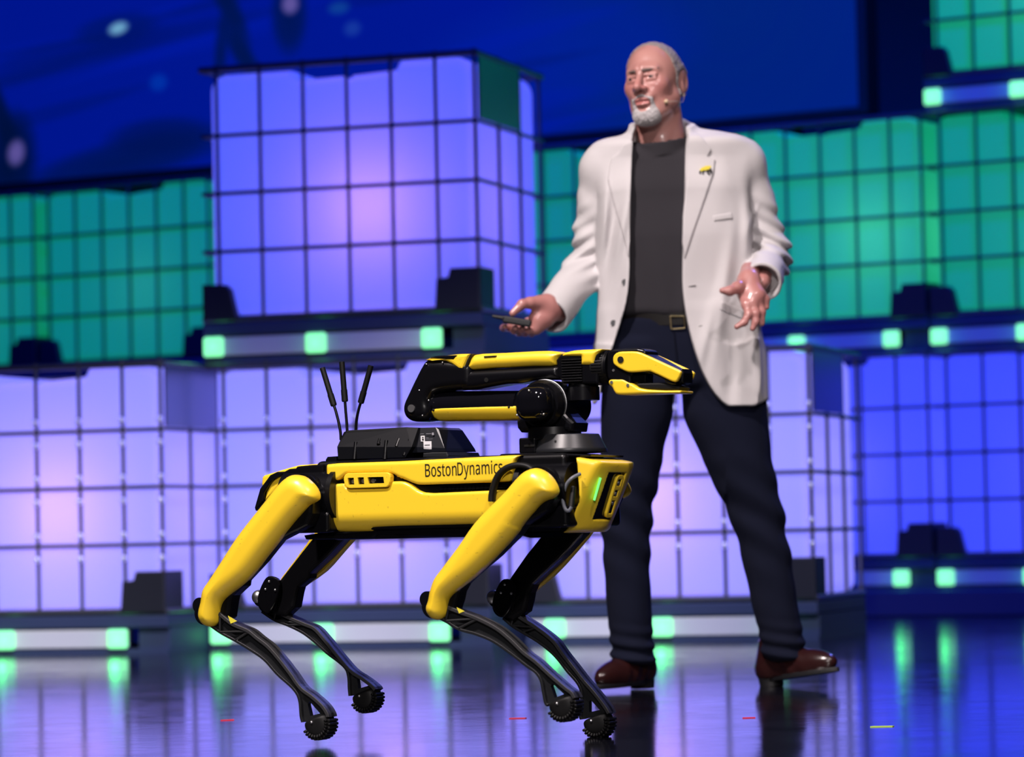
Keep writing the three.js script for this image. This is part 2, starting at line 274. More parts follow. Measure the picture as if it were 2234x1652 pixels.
// body hull: section in y and z, rounded below
const hullZ = y => .116 - .052 * Math.pow(clamp((-.045 - y) / .058, 0, 1), 2.2) - .01 * sstep(.055, .09, y);
function panel(outline, r = .004) {
  const P = poly(outline);
  return (x, y, z) => { const d2 = P(x, y), h = Math.abs(z) - hullZ(y); return smax(smax(d2, h, r * 2), .07 - Math.abs(z), .004); };
}
const upperOutline = [[-.2489,.064],[-.2181,.066],[-.0124,.0657],[-.0745,.0658],[.1681,.0696],[.2125,.0707],[.2379,.07],[.2276,.0664],[.2217,.0596],[.2194,.05],[.2164,.0244],[.2138,.0163],[.2077,.0134],[.0982,.012],[-.0058,.0117],[-.0197,.0133],[-.0336,.0179],[-.0544,.0271],[-.0753,.0326],[-.0402,.0205],[-.0601,.0283],[-.0833,.0398],[-.0967,.0422],[-.1473,.0428],[-.1914,.0428],[-.1999,.0407],[-.2086,.0353],[-.2172,.0296],[-.2292,.0269],[-.2457,.0268],[-.2487,.0304]];
const lowerOutline = [[-.2486,.0171],[-.2458,.02],[-.2021,.0206],[-.1989,.0128],[-.1905,.0085],[-.0924,.0077],[-.0844,.0181],[-.083,.0216],[-.0602,.0216],[-.0502,.0198],[-.037,.0139],[-.0173,.0005],[-.0041,-.0048],[.0008,-.005],[.0181,-.0067],[.2072,-.0041],[.2344,-.0042],[.2334,-.041],[.2258,-.077],[.1303,-.0775],[.0269,-.0777],[-.0779,-.0777],[-.1298,-.0793],[-.14,-.08],[-.1469,-.0881],[-.1842,-.0879],[-.2352,-.0863],[-.2419,-.0809],[-.2438,-.0743],[-.2473,-.0452]];
for (const s of [1, -1]) {
  const m = g => s > 0 ? g : mirrorZ(g);
  const up = part('upper_side_panel', m(blob(panel(upperOutline), [-.31, .01, .06], [.27, .1, .125], .003)), yellow, robot);
  part('lower_side_panel', m(blob(panel(lowerOutline), [-.31, -.12, .045], [.29, .06, .125], .003)), yellow, robot);
  const bez = part('camera_bezel', m(plate([[-.2001,.0291],[-.1992,.035],[-.1961,.0399],[-.1902,.0427],[-.1444,.0426],[-.0922,.0421],[-.0858,.0404],[-.0826,.0371],[-.081,.0318],[-.0823,.0216],[-.0862,.0129],[-.093,.0089],[-.1452,.0088],[-.1859,.0089],[-.1926,.0112],[-.1976,.0172]], .104, .122, .002, [[[-.1914,.0342],[-.1721,.0343],[-.1708,.0153],[-.1891,.0152]], [[-.166,.0344],[-.1467,.0345],[-.1454,.0153],[-.1637,.0152]], [[-.1409,.0343],[-.0971,.0343],[-.0948,.0163],[-.1376,.016]]])), yellow, robot);
  part('camera_window', m(bx(...(() => { const q = [[-.1943,.0142],[-.0924,.035]]; return [q[0][0], q[1][0], q[0][1], q[1][1]]; })(), .1, .1135)), gloss, bez, 'glossy black camera windows');
  for (const q of [[-.1788,.0241],[-.1533,.0243],[-.1286,.0243]]) part('camera_lens', m(moved(new THREE.CylinderGeometry(.0045, .0045, .004, 16), q[0], q[1], .114, Math.PI / 2)), steel, bez);
  if (s > 0) {
    const font = await new FontLoader().loadAsync('fonts/droid/droid_sans_regular.typeface.json');
    const [o, e] = [[.0034,.0293],[.1942,.032]], [hb, ht] = [[.0034,.0293],[.0039,.0497]];
    const size = (ht[1] - hb[1]) / .72, list = []; let wide = 0;
    for (const [w, gap] of [['Boston', .0016], ['Dynamics', 0]]) { const g = new TextGeometry(w, { font, size, depth: .0012, curveSegments: 5 }); g.computeBoundingBox(); g.translate(wide - g.boundingBox.min.x, 0, 0); wide += g.boundingBox.max.x - g.boundingBox.min.x + gap * 2; list.push(g); }
    const t = merge(list); t.scale((e[0] - o[0]) / wide, 1, 1); t.rotateZ(Math.atan2(e[1] - o[1], e[0] - o[0])); t.translate(o[0], o[1], .1155); part('lettering', t, ink, up, 'black printed lettering');
  }
}
// chassis and belly
part('chassis', merge([bx(-.285, .34, -.085, .072, -.1, .1, .012), bx(-.38, -.27, -.08, .035, -.088, .088, .02), bx(-.27, .24, -.105, .0, -.085, .085, .02)]), black, robot);
part('belly_pan', plate([[-.2634,-.0851],[-.154,-.0799],[.0689,-.0772],[.1173,-.0774],[.2197,-.0831],[.2397,-.0987],[.2394,-.1092],[.2023,-.101],[.0821,-.1047],[-.0221,-.1021],[-.0922,-.0977],[-.0634,-.0979],[-.1375,-.0965],[-.1512,-.1036],[-.3224,-.1027],[-.3273,-.0928],[-.2668,-.0865]], -.088, .088, .008), satin, robot);
{
  const v = []; const [a, b] = [[.034,-.0022],[.1651,.0091]]; for (let i = 0; i < 14; i++) { const x = a[0] + i * (b[0] - a[0]) / 13; v.push(bx(x, x + .005, a[1] + .001, b[1] - .002, .1, .106)); }
  for (let i = 0; i < 3; i++) v.push(bx(a[0], b[0] + .07, a[1] + .003 + i * .004, a[1] + .0045 + i * .004, .1, .108)); part('vent_grille', merge(v), satin, robot);
}
// top deck rails
part('top_deck', merge([plate([[-.229,.0656],[-.2279,.0685],[-.0223,.0686],[.1974,.0695],[.199,.0668],[-.0072,.0661]], -.105, .105, .002), plate([[.1639,.0678],[.1745,.0749],[.2329,.075],[.2908,.0738],[.392,.0665],[.3903,.0627],[.3076,.0642]], -.085, .085, .003)]), satin, robot);
// hips
function cylX(x0, x1, y, z, r, seg = 28) { const g = new THREE.CylinderGeometry(r, r, x1 - x0, seg); g.rotateZ(Math.PI / 2); g.translate((x0 + x1) / 2, y, z); return g; }
function cylZ(x, y, z0, z1, r, r2 = r, seg = 28) { const g = new THREE.CylinderGeometry(r2, r, z1 - z0, seg); g.rotateX(Math.PI / 2); g.translate(x, y, (z0 + z1) / 2); return g; }
for (const [hx, s] of [[-.292, 1], [-.292, -1], [.298, 1], [.298, -1]]) {
  const hip = part('hip_motor', merge([cylX(hx - .07, hx + .055, -.004, s * .085, .056), bx(hx - .05, hx + .05, -.055, .045, s * .08 - .03, s * .08 + .03, .012), cylZ(hx, -.006, mn(s * .09, s * .15), mx(s * .09, s * .15), .05), bx(hx - .06, hx + .06, -.088, -.04, s * .1 - .035, s * .1 + .035, .01)]), satin, robot);
  part('hip_flange', cylX(hx + (hx < 0 ? .056 : -.068), hx + (hx < 0 ? .068 : -.056), -.004, s * .085, .06), black, hip);
  for (let i = 0; i < 6; i++) part('screw', moved(new THREE.SphereGeometry(.0035, 8, 6), hx + .05, -.004 + .05 * Math.sin(i * 1.05 + .3), s * .085 + s * .05 * Math.cos(i * 1.05 + .3)), steel, hip);
}
// front hip strap and cable
part('strap', (() => { const c = new THREE.CatmullRomCurve3([[.1735,-.029],[.1745,-.0154],[.1794,.0026],[.1901,.025],[.2092,.0411],[.2365,.0479],[.2634,.0441],[.2767,.0362]].map(p => V(p[0], p[1], .13))); const s = new THREE.Shape(); s.moveTo(-.012, -.0022); s.lineTo(.012, -.0022); s.lineTo(.012, .0022); s.lineTo(-.012, .0022); const g = new THREE.TubeGeometry(c, 30, .0075, 6); g.translate(0, 0, -.13); g.scale(1, 1, 1.5); g.translate(0, 0, .13); return g; })(), rubber, robot);
part('cable', tube([[.3788,.0257],[.3676,.0155],[.3556,.0028],[.3487,-.0128],[.3464,-.0258],[.348,-.0402],[.3528,-.0515],[.3586,-.0535],[.3653,-.0472],[.3668,-.0439]].map((p, i) => [p[0], p[1], i ? .132 : .112]), .0040), mat(rgb(.16, .17, .20), .35), robot, 'grey looping cable');
part('cable_boot', rod([...[[.3634,-.0452]][0], .128], [...[[.364,-.0013]][0], .115], .007, .0055), rubber, robot);

// head: faceted nose with a camera recess
{
  const [tR, tF, bF, bR] = [[[.3525,.0647]][0], [[.4259,.0503]][0], [[.3728,-.0979]][0], [[.3227,-.0992]][0]];
  const sx = tF[0] - bF[0], sy = tF[1] - bF[1], sl = hyp(sx, sy), fn = [sy / sl, -sx / sl]; // front face normal in xy
  const fd = fn[0] * tF[0] + fn[1] * tF[1];
  const topN = (() => { const dx = tF[0] - tR[0], dy = tF[1] - tR[1], l = hyp(dx, dy); return [-dy / l, dx / l]; })(), topD = topN[0] * tR[0] + topN[1] * tR[1];
  const botY = (bF[1] + bR[1]) / 2;
  const rear = poly([[tR[0] - .002, tR[1] + .05], ...[[.3583,.0644],[.3654,.0576],[.3677,.0471],[.369,.0234],[.3698,-.0054],[.3693,-.0264],[.3667,-.0368],[.3606,-.0484],[.3512,-.0718],[.345,-.0848],[.3382,-.0938],[.3286,-.0992]], [bR[0], -.3], [.7, -.3], [.7, .3]]);
  const crT = [[.4144,.0446]][0], crB = [[.3557,-.0852]][0];
  // chamfer plane through the crease and the front edge
  const A = V(crT[0], crT[1], .092), Bp = V(crB[0], crB[1], .086), Cp = V(tF[0], tF[1], .07), cn = Bp.clone().sub(A).cross(Cp.clone().sub(A)).normalize(); if (cn.z < 0) cn.negate(); const cd = cn.dot(A);
  const side = V(.3, -.03, 1).normalize(), sd = side.dot(V(crT[0], crT[1], .092));
  const mid = [(tF[0] + bF[0]) / 2, (tF[1] + bF[1]) / 2];
  const solid = (x, y, z) => {
    const q = Math.abs(z); let d = fn[0] * x + fn[1] * y - fd;
    d = smax(d, topN[0] * x + topN[1] * y - topD, .012); d = smax(d, botY - y + .05 * (x - bF[0]), .012);
    d = smax(d, cn.x * x + cn.y * y + cn.z * q - cd, .012); d = smax(d, side.x * x + side.y * y + side.z * q - sd, .012);
    return d;
  };
  const head = (x, y, z) => {
    let d = smax(solid(x, y, z), rear(x, y), .004);
    const u = (x - mid[0]) * fn[0] + (y - mid[1]) * fn[1], v = -(x - mid[0]) * fn[1] + (y - mid[1]) * fn[0];  // across and along the face
    const rec = mx(Math.abs(z - .003) - .043, Math.abs(v) - .054, -.012 - u);
    return smax(d, -rec, .003);
  };
  const h = part('head', blob(head, [.25, -.12, -.125], [.46, .1, .125], .003), yellow, robot);
  const onFace = (v, z, u) => [mid[0] + fn[0] * u - fn[1] * v, mid[1] + fn[1] * u + fn[0] * v, z];
  const ang = Math.atan2(fn[1], fn[0]);
  const face = (g, v, z, u) => { g.rotateZ(ang); g.translate(...onFace(v, z, u)); return g; };
  part('camera_recess', face(new THREE.BoxGeometry(.008, .1085, .0865), 0, .003, -.0105), gloss, h, 'black recess');
  const ring = (() => { const w = .031, H = .047, r = .010, s = new THREE.Shape(); s.moveTo(-w / 2 + r, -H); s.absarc(w / 2 - r, -H + r, r, -Math.PI / 2, 0); s.absarc(w / 2 - r, H - r, r, 0, Math.PI / 2); s.absarc(-w / 2 + r, H - r, r, Math.PI / 2, Math.PI); s.absarc(-w / 2 + r, -H + r, r, Math.PI, Math.PI * 1.5);
    for (const [y0, y1] of [[.022, .041], [-.002, .016], [-.041, -.008]]) { const p = new THREE.Path(); p.moveTo(-.0105, y0); p.lineTo(.0105, y0); p.lineTo(.0105, y1); p.lineTo(-.0105, y1); s.holes.push(p); }
    const g = new THREE.ExtrudeGeometry(s, { depth: .004, bevelThickness: .0015, bevelSize: .002, bevelSegments: 2 }); g.rotateY(Math.PI / 2); return g; });
  for (const z of [-.0195]) { const b = part('camera_bezel', face(ring(), 0, z, -.006), yellow, h); part('camera_window', face(new THREE.BoxGeometry(.006, .085, .024), 0, z, -.0052), gloss, b); for (const v of [.034, .01, -.012]) part('camera_lens', face(moved(new THREE.CylinderGeometry(.0042, .0042, .003, 16), 0, 0, 0, 0, 0, Math.PI / 2), v - .004, z, -.0021), steel, b); }
  // light bar on the chamfer
  const on = t => [tF[0] + (bF[0] - tF[0]) * t - .0042, tF[1] + (bF[1] - tF[1]) * t, .0765 - .005 * t], p0 = on(.23), p1 = on(.55);
  const bar = rod(p0, p1, .0026, .0026, 10); part('status_light', bar, new THREE.MeshStandardMaterial({ name: 'status_light', color: rgb(.1, .5, .15), emissive: rgb(.22, 1.3, .25), roughness: .4 }), h, 'glowing green bar');
  const pl = new THREE.PointLight(rgb(.2, 1, .25), .0006, 0, 2); pl.position.set((p0[0] + p1[0]) / 2 + .012, (p0[1] + p1[1]) / 2, (p0[2] + p1[2]) / 2 + .012); pl.castShadow = true; robot.add(pl);
}
// rear end
{
  const r = part('rear_cover', plate([[-.2633,.067],[-.3335,.065],[-.3628,.0592],[-.4252,.0447],[-.4306,.0408],[-.4327,.0253],[-.4252,.0022],[-.422,-.0147],[-.3701,.0069],[-.3344,.0243],[-.2641,.0285]], -.09, .09, .006), yellow, robot);
  part('rear_trim', plate([[-.2593,.0643],[-.2925,.0637],[-.3277,.0617],[-.3313,.0575],[-.3489,.0565],[-.3614,.0511],[-.3809,.051],[-.3987,.0442],[-.4151,.0263],[-.426,.0144],[-.4412,-.028],[-.4387,-.0353],[-.4251,-.0222],[-.4178,-.014],[-.4152,.005],[-.3991,.0259],[-.3828,.0422],[-.3696,.0419],[-.3635,.0371],[-.3285,.0271],[-.2847,.0229],[-.2602,.0253]], .088, .108, .004), satin, r);
  part('rear_trim', mirrorZ(plate([[-.2593,.0643],[-.2925,.0637],[-.3277,.0617],[-.3489,.0565],[-.3614,.0511],[-.3809,.051],[-.3987,.0442],[-.4151,.0263],[-.426,.0144],[-.4412,-.028],[-.4387,-.0353],[-.4251,-.0222],[-.4152,.005],[-.3829,.0377],[-.3285,.0271],[-.2602,.0253]], .088, .108, .004)), satin, r);
  part('rear_panel', plate([[-.3696,.0416],[-.381,.0434],[-.39,.0379],[-.4028,.023],[-.4142,.0053],[-.4178,-.014],[-.3907,.0074],[-.3699,.0252]], .085, .101, .006), yellow, r);
}

// legs
function strip(edge, w, up) { // ribbon below or above an edge line
  const o = edge.map((p, i) => { const a = edge[mx(i - 1, 0)], b = edge[mn(i + 1, edge.length - 1)], dx = b[0] - a[0], dy = b[1] - a[1], l = hyp(dx, dy) || 1; return [p[0] - dy / l * w * up, p[1] + dx / l * w * up]; });
  return [...edge, ...o.reverse()];
}
const smoothLine = (P, n = 5) => new THREE.CatmullRomCurve3(P.map(p => V(p[0], p[1], 0)), false, 'centripetal').getPoints(P.length * n).map(p => [p.x, p.y]);
function leg(s, o) {
  const zc = s * .165, sg = g => s > 0 ? g : mirrorZ(g);
  const inner = part('leg', sg(plate(o.inner, .135, .178, .009)), black, robot);
  const P = poly(o.shell), hp = o.hip, kn = o.knee;
  const f = (x, y, z) => { let d = slab(P(x, y), z, .176, .037, .034);  d = smax(d, .170 - z, .004); return d; };
  let lo = [1, 1], hi = [-1, -1]; for (const p of o.shell) { lo = [mn(lo[0], p[0]), mn(lo[1], p[1])]; hi = [mx(hi[0], p[0]), mx(hi[1], p[1])]; }
  part('thigh_shell', sg(blob(f, [lo[0] - .02, lo[1] - .02, .155], [hi[0] + .02, hi[1] + .02, .24], .0035)), yellow, inner, 'yellow thigh cover');
  part('knee_cap', sg(merge([cylZ(o.knob[0] + .007, o.knob[1] - .002, .13, .165, .018), cylZ(kn[0], kn[1], .128, .17, .026)])), gloss, inner);
  const kc = part('knee_cover', sg(plate(curvePts([[kn[0] - .024, kn[1]], [kn[0], kn[1] - .026], [kn[0] + .024, kn[1] - .002], [kn[0] + .036, kn[1] + .05], [kn[0] + .006, kn[1] + .06], [kn[0] - .012, kn[1] + .04]], 4), .122, .134, .004)), satin, inner);
  for (const [dx, dy] of [[.01, .048], [.0, .03], [.026, .028]]) part('screw', sg(moved(new THREE.SphereGeometry(.0032, 8, 6), kn[0] + dx, kn[1] + dy, .1215)), steel, kc);
  if (s < 0) part('knee_nut', sg(moved(new THREE.SphereGeometry(.017, 18, 12), o.knob[0] - .002, o.knob[1] + .002, .14)), steel, inner);
  // shin: two flanges with a web between, a fork over the foot
  const top = smoothLine(o.top), bot = smoothLine(o.bot), web = [...top, ...bot.slice().reverse()];
  const shin = part('shin', sg(merge([plate(web, .158, .172, .001, [o.hole]), plate(strip(bot, .006, 1), .148, .182, .0012)])), shinMat, inner);
  part('shin_flange', sg(plate(strip(top, .008, -1), .146, .184, .0016)), shinTop, inner);
  const m = o.top[0], n = o.top[2], bb = o.bot[1];
  const zr = s > 0 ? .18 : .15; part('shin_rib', sg(merge([[m, bb], [n, bb], [n, o.bot[2]]].map(([a, b]) => rod([a[0], a[1] - .004, zr], [b[0], b[1] + .004, zr], .003, .003, 6)))), shinMat, inner);
  if (s > 0) { const a = o.label; part('warning_label', plate(a, .184, .1848, 0), mat(rgb(.75, .66, .05), .5), inner, 'small yellow warning triangle'); }
  // foot: rubber ball cut flat on its sides, with treads
  const [fx, fy] = o.foot, R = .0335;
  const t = part('foot', sg(blob((x, y, z) => smax(smax(hyp(x - fx, y - fy, (z - .165) * .95) - R, Math.abs(z - .165) - .026, .01), (y - fy) * .94 - (x - fx) * .34 - .014, .008), [fx - .045, fy - .045, .12], [fx + .045, fy + .045, .21], .0022)), rubber, inner);
  const tr = []; for (let i = 0; i < 13; i++) { const a = -2.6 + i * .235; tr.push(moved(new RoundedBoxGeometry(.0075, .0058, .04, 1, .0018), fx + R * .985 * Math.cos(a), fy + R * .985 * Math.sin(a), .165, 0, 0, a)); for (const q of [-1, 1]) tr.push(moved(new RoundedBoxGeometry(.007, .005, .014, 1, .0015), fx + R * .88 * Math.cos(a + .06), fy + R * .88 * Math.sin(a + .06), .165 + q * .0185, 0, q * -.45, a + .06)); }
  part('foot_tread', sg(merge(tr)), rubber, inner);
  part('foot_screw', sg(moved(new THREE.SphereGeometry(.0036, 10, 8), fx - .006, fy + .004, .165 + s * .026)), steel, inner);
}
const turnAbout = (P, c, a) => P.map(p => { const x = p[0] - c[0], y = p[1] - c[1]; return [c[0] + x * Math.cos(a) - y * Math.sin(a), c[1] + x * Math.sin(a) + y * Math.cos(a)]; });
const nearFront = {
  dome: true, hip: [[.3219,.0033]][0], knee: [[.043,-.2537]][0], knob: [[.0201,-.2363]][0], foot: [[.3564,-.4659]][0], label: [[.1106,-.2556],[.1297,-.2641],[.1161,-.2688]],
  shell: curvePts([[.3045,.0396],[.321,.0361],[.3407,.0237],[.3536,.007],[.3598,-.0096],[.3573,-.0175],[.3478,-.025],[.3294,-.0311],[.3158,-.0397],[.3022,-.0528],[.2679,-.0864],[.2647,-.0928],[.1996,-.1546],[.1584,-.1883],[.0999,-.2279],[.0902,-.2383],[.0858,-.2517],[.0819,-.2696],[.0749,-.2785],[.0612,-.2823],[.0476,-.2783],[.0383,-.2662],[.0366,-.2542],[.0424,-.2392],[.0473,-.2183],[.0582,-.1929],[.0775,-.1707],[.1194,-.1234],[.1612,-.0734],[.2018,-.037],[.2362,-.0079],[.2569,.0125],[.2792,.0313]], 3),
  inner: [[.2821,.0179],[.3386,.0045],[.3451,-.0285],[.3305,-.0521],[.273,-.0807],[.2559,-.1024],[.2045,-.1463],[.1461,-.1887],[.1253,-.205],[.114,-.2228],[.1092,-.2408],[.1001,-.2647],[.0656,-.2824],[.0419,-.2702],[.0375,-.24],[.0538,-.201],[.1099,-.1387],[.1586,-.0915],[.2202,-.0346]],
  top: [[.0887,-.2523],[.1157,-.2621],[.1593,-.2769],[.2059,-.2988],[.2388,-.3228],[.2715,-.352],[.2976,-.3699],[.3365,-.4025],[.3688,-.4276],[.3834,-.4379],[.3906,-.4496]], bot: [[.0608,-.279],[.081,-.2888],[.1112,-.3058],[.1516,-.3163],[.1917,-.3314],[.2313,-.3554],[.2707,-.3832],[.2952,-.4001],[.3048,-.4143],[.3098,-.4379],[.3158,-.4645],[.3203,-.4689]], hole: [[.3312,-.4187],[.3592,-.4432],[.3353,-.4521],[.326,-.4261]] };
const nearRear = {
  dome: true, hip: [[-.2691,.0071]][0], knee: [[-.5395,-.2634]][0], knob: [[-.5623,-.2435]][0], foot: [[-.2475,-.5086]][0], label: [[-.4685,-.2683],[-.4448,-.2809],[-.4616,-.2863]],
  shell: curvePts([[-.2872,.0415],[-.2668,.0374],[-.2483,.0248],[-.235,.0101],[-.2286,-.0071],[-.2312,-.015],[-.2425,-.0209],[-.2545,-.0265],[-.265,-.0363],[-.295,-.0639],[-.3646,-.1363],[-.4125,-.1864],[-.4787,-.2319],[-.4884,-.2458],[-.4932,-.2643],[-.498,-.2835],[-.5073,-.2915],[-.5183,-.2929],[-.5328,-.2882],[-.5424,-.2763],[-.5443,-.2607],[-.5372,-.236],[-.533,-.2143],[-.5273,-.2035],[-.5142,-.1881],[-.473,-.136],[-.4431,-.0978],[-.4098,-.0614],[-.3675,-.0185],[-.3288,.0213],[-.3113,.0348],[-.2992,.0403]], 3),
  inner: [[-.2675,.0263],[-.246,-.0038],[-.2482,-.0273],[-.2503,-.045],[-.2629,-.0712],[-.3388,-.1032],[-.3829,-.1488],[-.4309,-.1914],[-.4329,-.2023],[-.4606,-.2236],[-.4646,-.2376],[-.4708,-.2716],[-.4949,-.2932],[-.5223,-.2914],[-.533,-.2773],[-.5342,-.2462],[-.5114,-.209],[-.4552,-.1414],[-.3957,-.0712],[-.33,-.0017]],
  top: [[-.4917,-.2603],[-.4576,-.2838],[-.4163,-.3002],[-.395,-.3152],[-.3666,-.3345],[-.3385,-.3623],[-.3106,-.394],[-.2829,-.4277],[-.2549,-.4461],[-.2271,-.4689],[-.2152,-.4865],[-.2136,-.4932]], bot: [[-.5198,-.292],[-.4927,-.309],[-.4531,-.3278],[-.4173,-.3466],[-.3817,-.3683],[-.3466,-.4022],[-.3114,-.4299],[-.2982,-.4446],[-.2925,-.4599],[-.2897,-.4936],[-.2864,-.5058]], hole: [[-.2687,-.4583],[-.2417,-.4866],[-.2684,-.4929],[-.2749,-.466]] };
function farLeg(like, o) { const a = Math.atan2(o.knee[1] - like.hip[1], o.knee[0] - like.hip[0]) - Math.atan2(like.knee[1] - like.hip[1], like.knee[0] - like.hip[0]); return { dome: true, hip: like.hip, shell: turnAbout(like.shell, like.hip, a), inner: turnAbout(like.inner, like.hip, a), ...o }; }
const farFront = farLeg(nearFront, { knee: [[.0613,-.261]][0], knob: [[.0354,-.2441]][0], foot: [[.2762,-.5222]][0],
  top: [[.0806,-.2724],[.0961,-.2841],[.1339,-.3062],[.1783,-.3385],[.2017,-.368],[.2285,-.3996],[.2519,-.4274],[.2753,-.4521],[.3051,-.4883],[.3123,-.5005]], bot: [[.0485,-.2909],[.0709,-.3089],[.0985,-.3246],[.133,-.3435],[.1603,-.3623],[.184,-.384],[.2075,-.4119],[.2284,-.4336],[.2376,-.4499],[.239,-.4761],[.2354,-.5101],[.2376,-.5162]], hole: [[.2611,-.4715],[.2844,-.4951],[.2555,-.5014],[.2558,-.4761]] });
const farRear = farLeg(nearRear, { knee: [[-.5539,-.246]][0], knob: [[-.5815,-.2363]][0], foot: [[-.3133,-.4678]][0],
  top: [[-.5444,-.2622],[-.5109,-.278],[-.4664,-.2951],[-.4406,-.305],[-.4079,-.3366],[-.3754,-.3726],[-.343,-.4047],[-.3104,-.4238],[-.2853,-.4417],[-.2799,-.4486]], bot: [[-.5842,-.2709],[-.5488,-.2913],[-.5115,-.3045],[-.4745,-.3208],[-.4451,-.3403],[-.4086,-.3693],[-.3795,-.3886],[-.3614,-.4046],[-.3562,-.42],[-.3551,-.4487],[-.3536,-.4646]], hole: [[-.3268,-.42],[-.3043,-.4417],[-.333,-.4493],[-.3362,-.4264]] });
leg(1, nearFront); leg(1, nearRear); leg(-1, farFront); leg(-1, farRear);

// ---- arm ----
{
  const at2 = (P, z) => P.map(p => [...p, z]);
  const base = part('arm_base', (() => { const B0 = [[.2134,.0733],[.3788,.0692],[.3792,.0843],[.3632,.1149]], cx = (B0[0][0] + B0[1][0]) / 2, r = (B0[1][0] - B0[0][0]) / 2, h = B0.map(p => p[1]); const g = new THREE.LatheGeometry([[0, h[0]], [r - .002, h[0]], [r, h[0] + .002], [r, h[2] - .003], [r - .002, h[2]], [r * .8, h[3] - .002], [r * .78, h[3]], [0, h[3]]].map(p => new THREE.Vector2(...p)), 40); g.translate(cx + .004, 0, 0); return g; })(), grey, robot);
  part('base_block', bx(...(() => { const q = [[.2111,.0743],[.2517,.1086]]; return [q[0][0], q[1][0], q[0][1], q[1][1]]; })(), -.05, .07, .004), satin, base);
  part('base_port', bx(...(() => { const q = [[.225,.089],[.2507,.0934]]; return [q[0][0], q[1][0], q[0][1], q[1][1]]; })(), .06, .0715), ink, base);
  { const q = [[.2646,.1138],[.265,.129]]; part('base_collar', moved(new THREE.CylinderGeometry(.058, .06, q[1][1] - q[0][1] + .012, 32), q[0][0], (q[0][1] + q[1][1]) / 2 - .004, 0), black, base); }
  const c0 = [[.2596,.1816]][0], c1 = [[.2544,.181]][0];
  const yoke = part('shoulder_yoke', merge([plate([[.1997,.1214],[.3276,.1196],[.3315,.139],[.3166,.1517],[.3001,.1706],[.2146,.1675],[.19,.1469],[.1914,.1315]], -.04, .04, .01), cylZ(c0[0], c0[1], -.095, -.02, .05), moved(new THREE.SphereGeometry(.044, 28, 20), c0[0] + .006, c0[1] - .004, -.085)]), satin, robot);
  const sm = part('shoulder_motor', merge([cylZ(c0[0], c0[1], -.03, .052, .0525), cylZ(c0[0], c0[1], .052, .062, .0525, .046)]), satin, robot);
  part('shoulder_ring', moved(new THREE.TorusGeometry(.0532, .0014, 8, 60), c0[0], c0[1], .036), steel, sm, 'thin silver ring');
  part('motor_cap', blob((x, y, z) => rbox(x, y, z, [(c0[0] + c1[0]) / 2, (c0[1] + c1[1]) / 2, .078], [.041, .0375, .033], .028) + .0, [c0[0] - .07, c0[1] - .06, .03], [c0[0] + .06, c0[1] + .06, .12], .0025), gloss, sm, 'glossy black cap');
  for (const q of [[.2585,.2095],[.2277,.1571],[.2929,.157]]) part('screw', moved(new THREE.SphereGeometry(.0028, 8, 6), q[0], q[1], .108), steel, sm);
  // upper arm: black tube with a yellow lower cover
  const ua = [[-.0818,.19],[.1805,.1817]], r = .0335;
  const arm = part('upper_arm', rod([ua[0][0], ua[0][1], 0], [ua[1][0], ua[1][1], 0], r, r, 32), gloss, robot);
  const cov = [[-.0251,.1769],[-.0207,.1813],[.0011,.183],[.1713,.1812],[.1988,.1796],[.198,.149],[.1291,.1483],[.0003,.1506],[-.0154,.1533],[-.0233,.1613]];
  const cp = poly(cov), ym = (ua[0][1] + ua[1][1]) / 2;
  part('arm_cover', blob((x, y, z) => smax(cp(x, y), hyp(y - (ua[0][1] + (ua[1][1] - ua[0][1]) * (x - ua[0][0]) / (ua[1][0] - ua[0][0])), z) - .0355, .006), [cov[0][0] - .02, cov[7][1] - .03, -.045], [cov[4][0] + .02, cov[3][1] + .03, .045], .003), yellow, arm, 'yellow lower cover');
  for (const q of [[-.0177,.1788],[.1709,.1782]]) part('screw', moved(new THREE.SphereGeometry(.0032, 8, 6), q[0], q[1], .0335), black, arm);
  // elbow
  const el = part('elbow', solid(curvePts([[-.0341,.29],[-.0439,.2802],[-.0641,.2484],[-.0807,.2194],[-.0937,.195],[-.0955,.181],[-.0908,.1669],[-.0769,.1567],[-.0557,.1541],[-.0362,.1572],[-.0265,.1668],[-.0239,.1831],[-.0257,.1972],[-.0173,.2124],[-.0013,.218],[.0478,.2217],[.0793,.2235],[.0853,.2578],[.0806,.2796],[.0355,.2883],[.0005,.2923]], 3), 0, .043, .022, .003), satin, robot);
  const eb = [[-.0677,.1838]][0]; part('elbow_bolt', cylZ(eb[0], eb[1], .036, .0455, .0085), steel, el, 'silver bolt');
  for (const q of [[-.0281,.2806],[.013,.2826],[-.0471,.2231],[-.0407,.167],[-.0241,.1999]]) part('screw', moved(new THREE.SphereGeometry(.0022, 8, 6), q[0], q[1], .0425), steel, el);
  part('elbow_cover', plate([[-.0341,.29],[-.0135,.296],[.0532,.3],[.0811,.2994],[.0635,.2646],[.0524,.266],[.0352,.2785],[.0179,.2866],[.0004,.2886]], -.044, .044, .008), yellow, el);
  part('elbow_inlay', plate([[-.0188,.295],[.0006,.2979],[.0504,.2976],[.0418,.2881],[.0215,.2896]], -.03, .0455, .003), satin, el);
  // forearm
  const fa = part('forearm', solid([[.0592,.2589],[.0698,.2631],[.2867,.2649],[.2951,.2615],[.2978,.234],[.2587,.2355],[.2313,.2336],[.197,.2294],[.1626,.2295],[.1279,.2253],[.0862,.2202],[.0513,.2203],[.0483,.2408]], 0, .04, .016, .003), satin, robot);
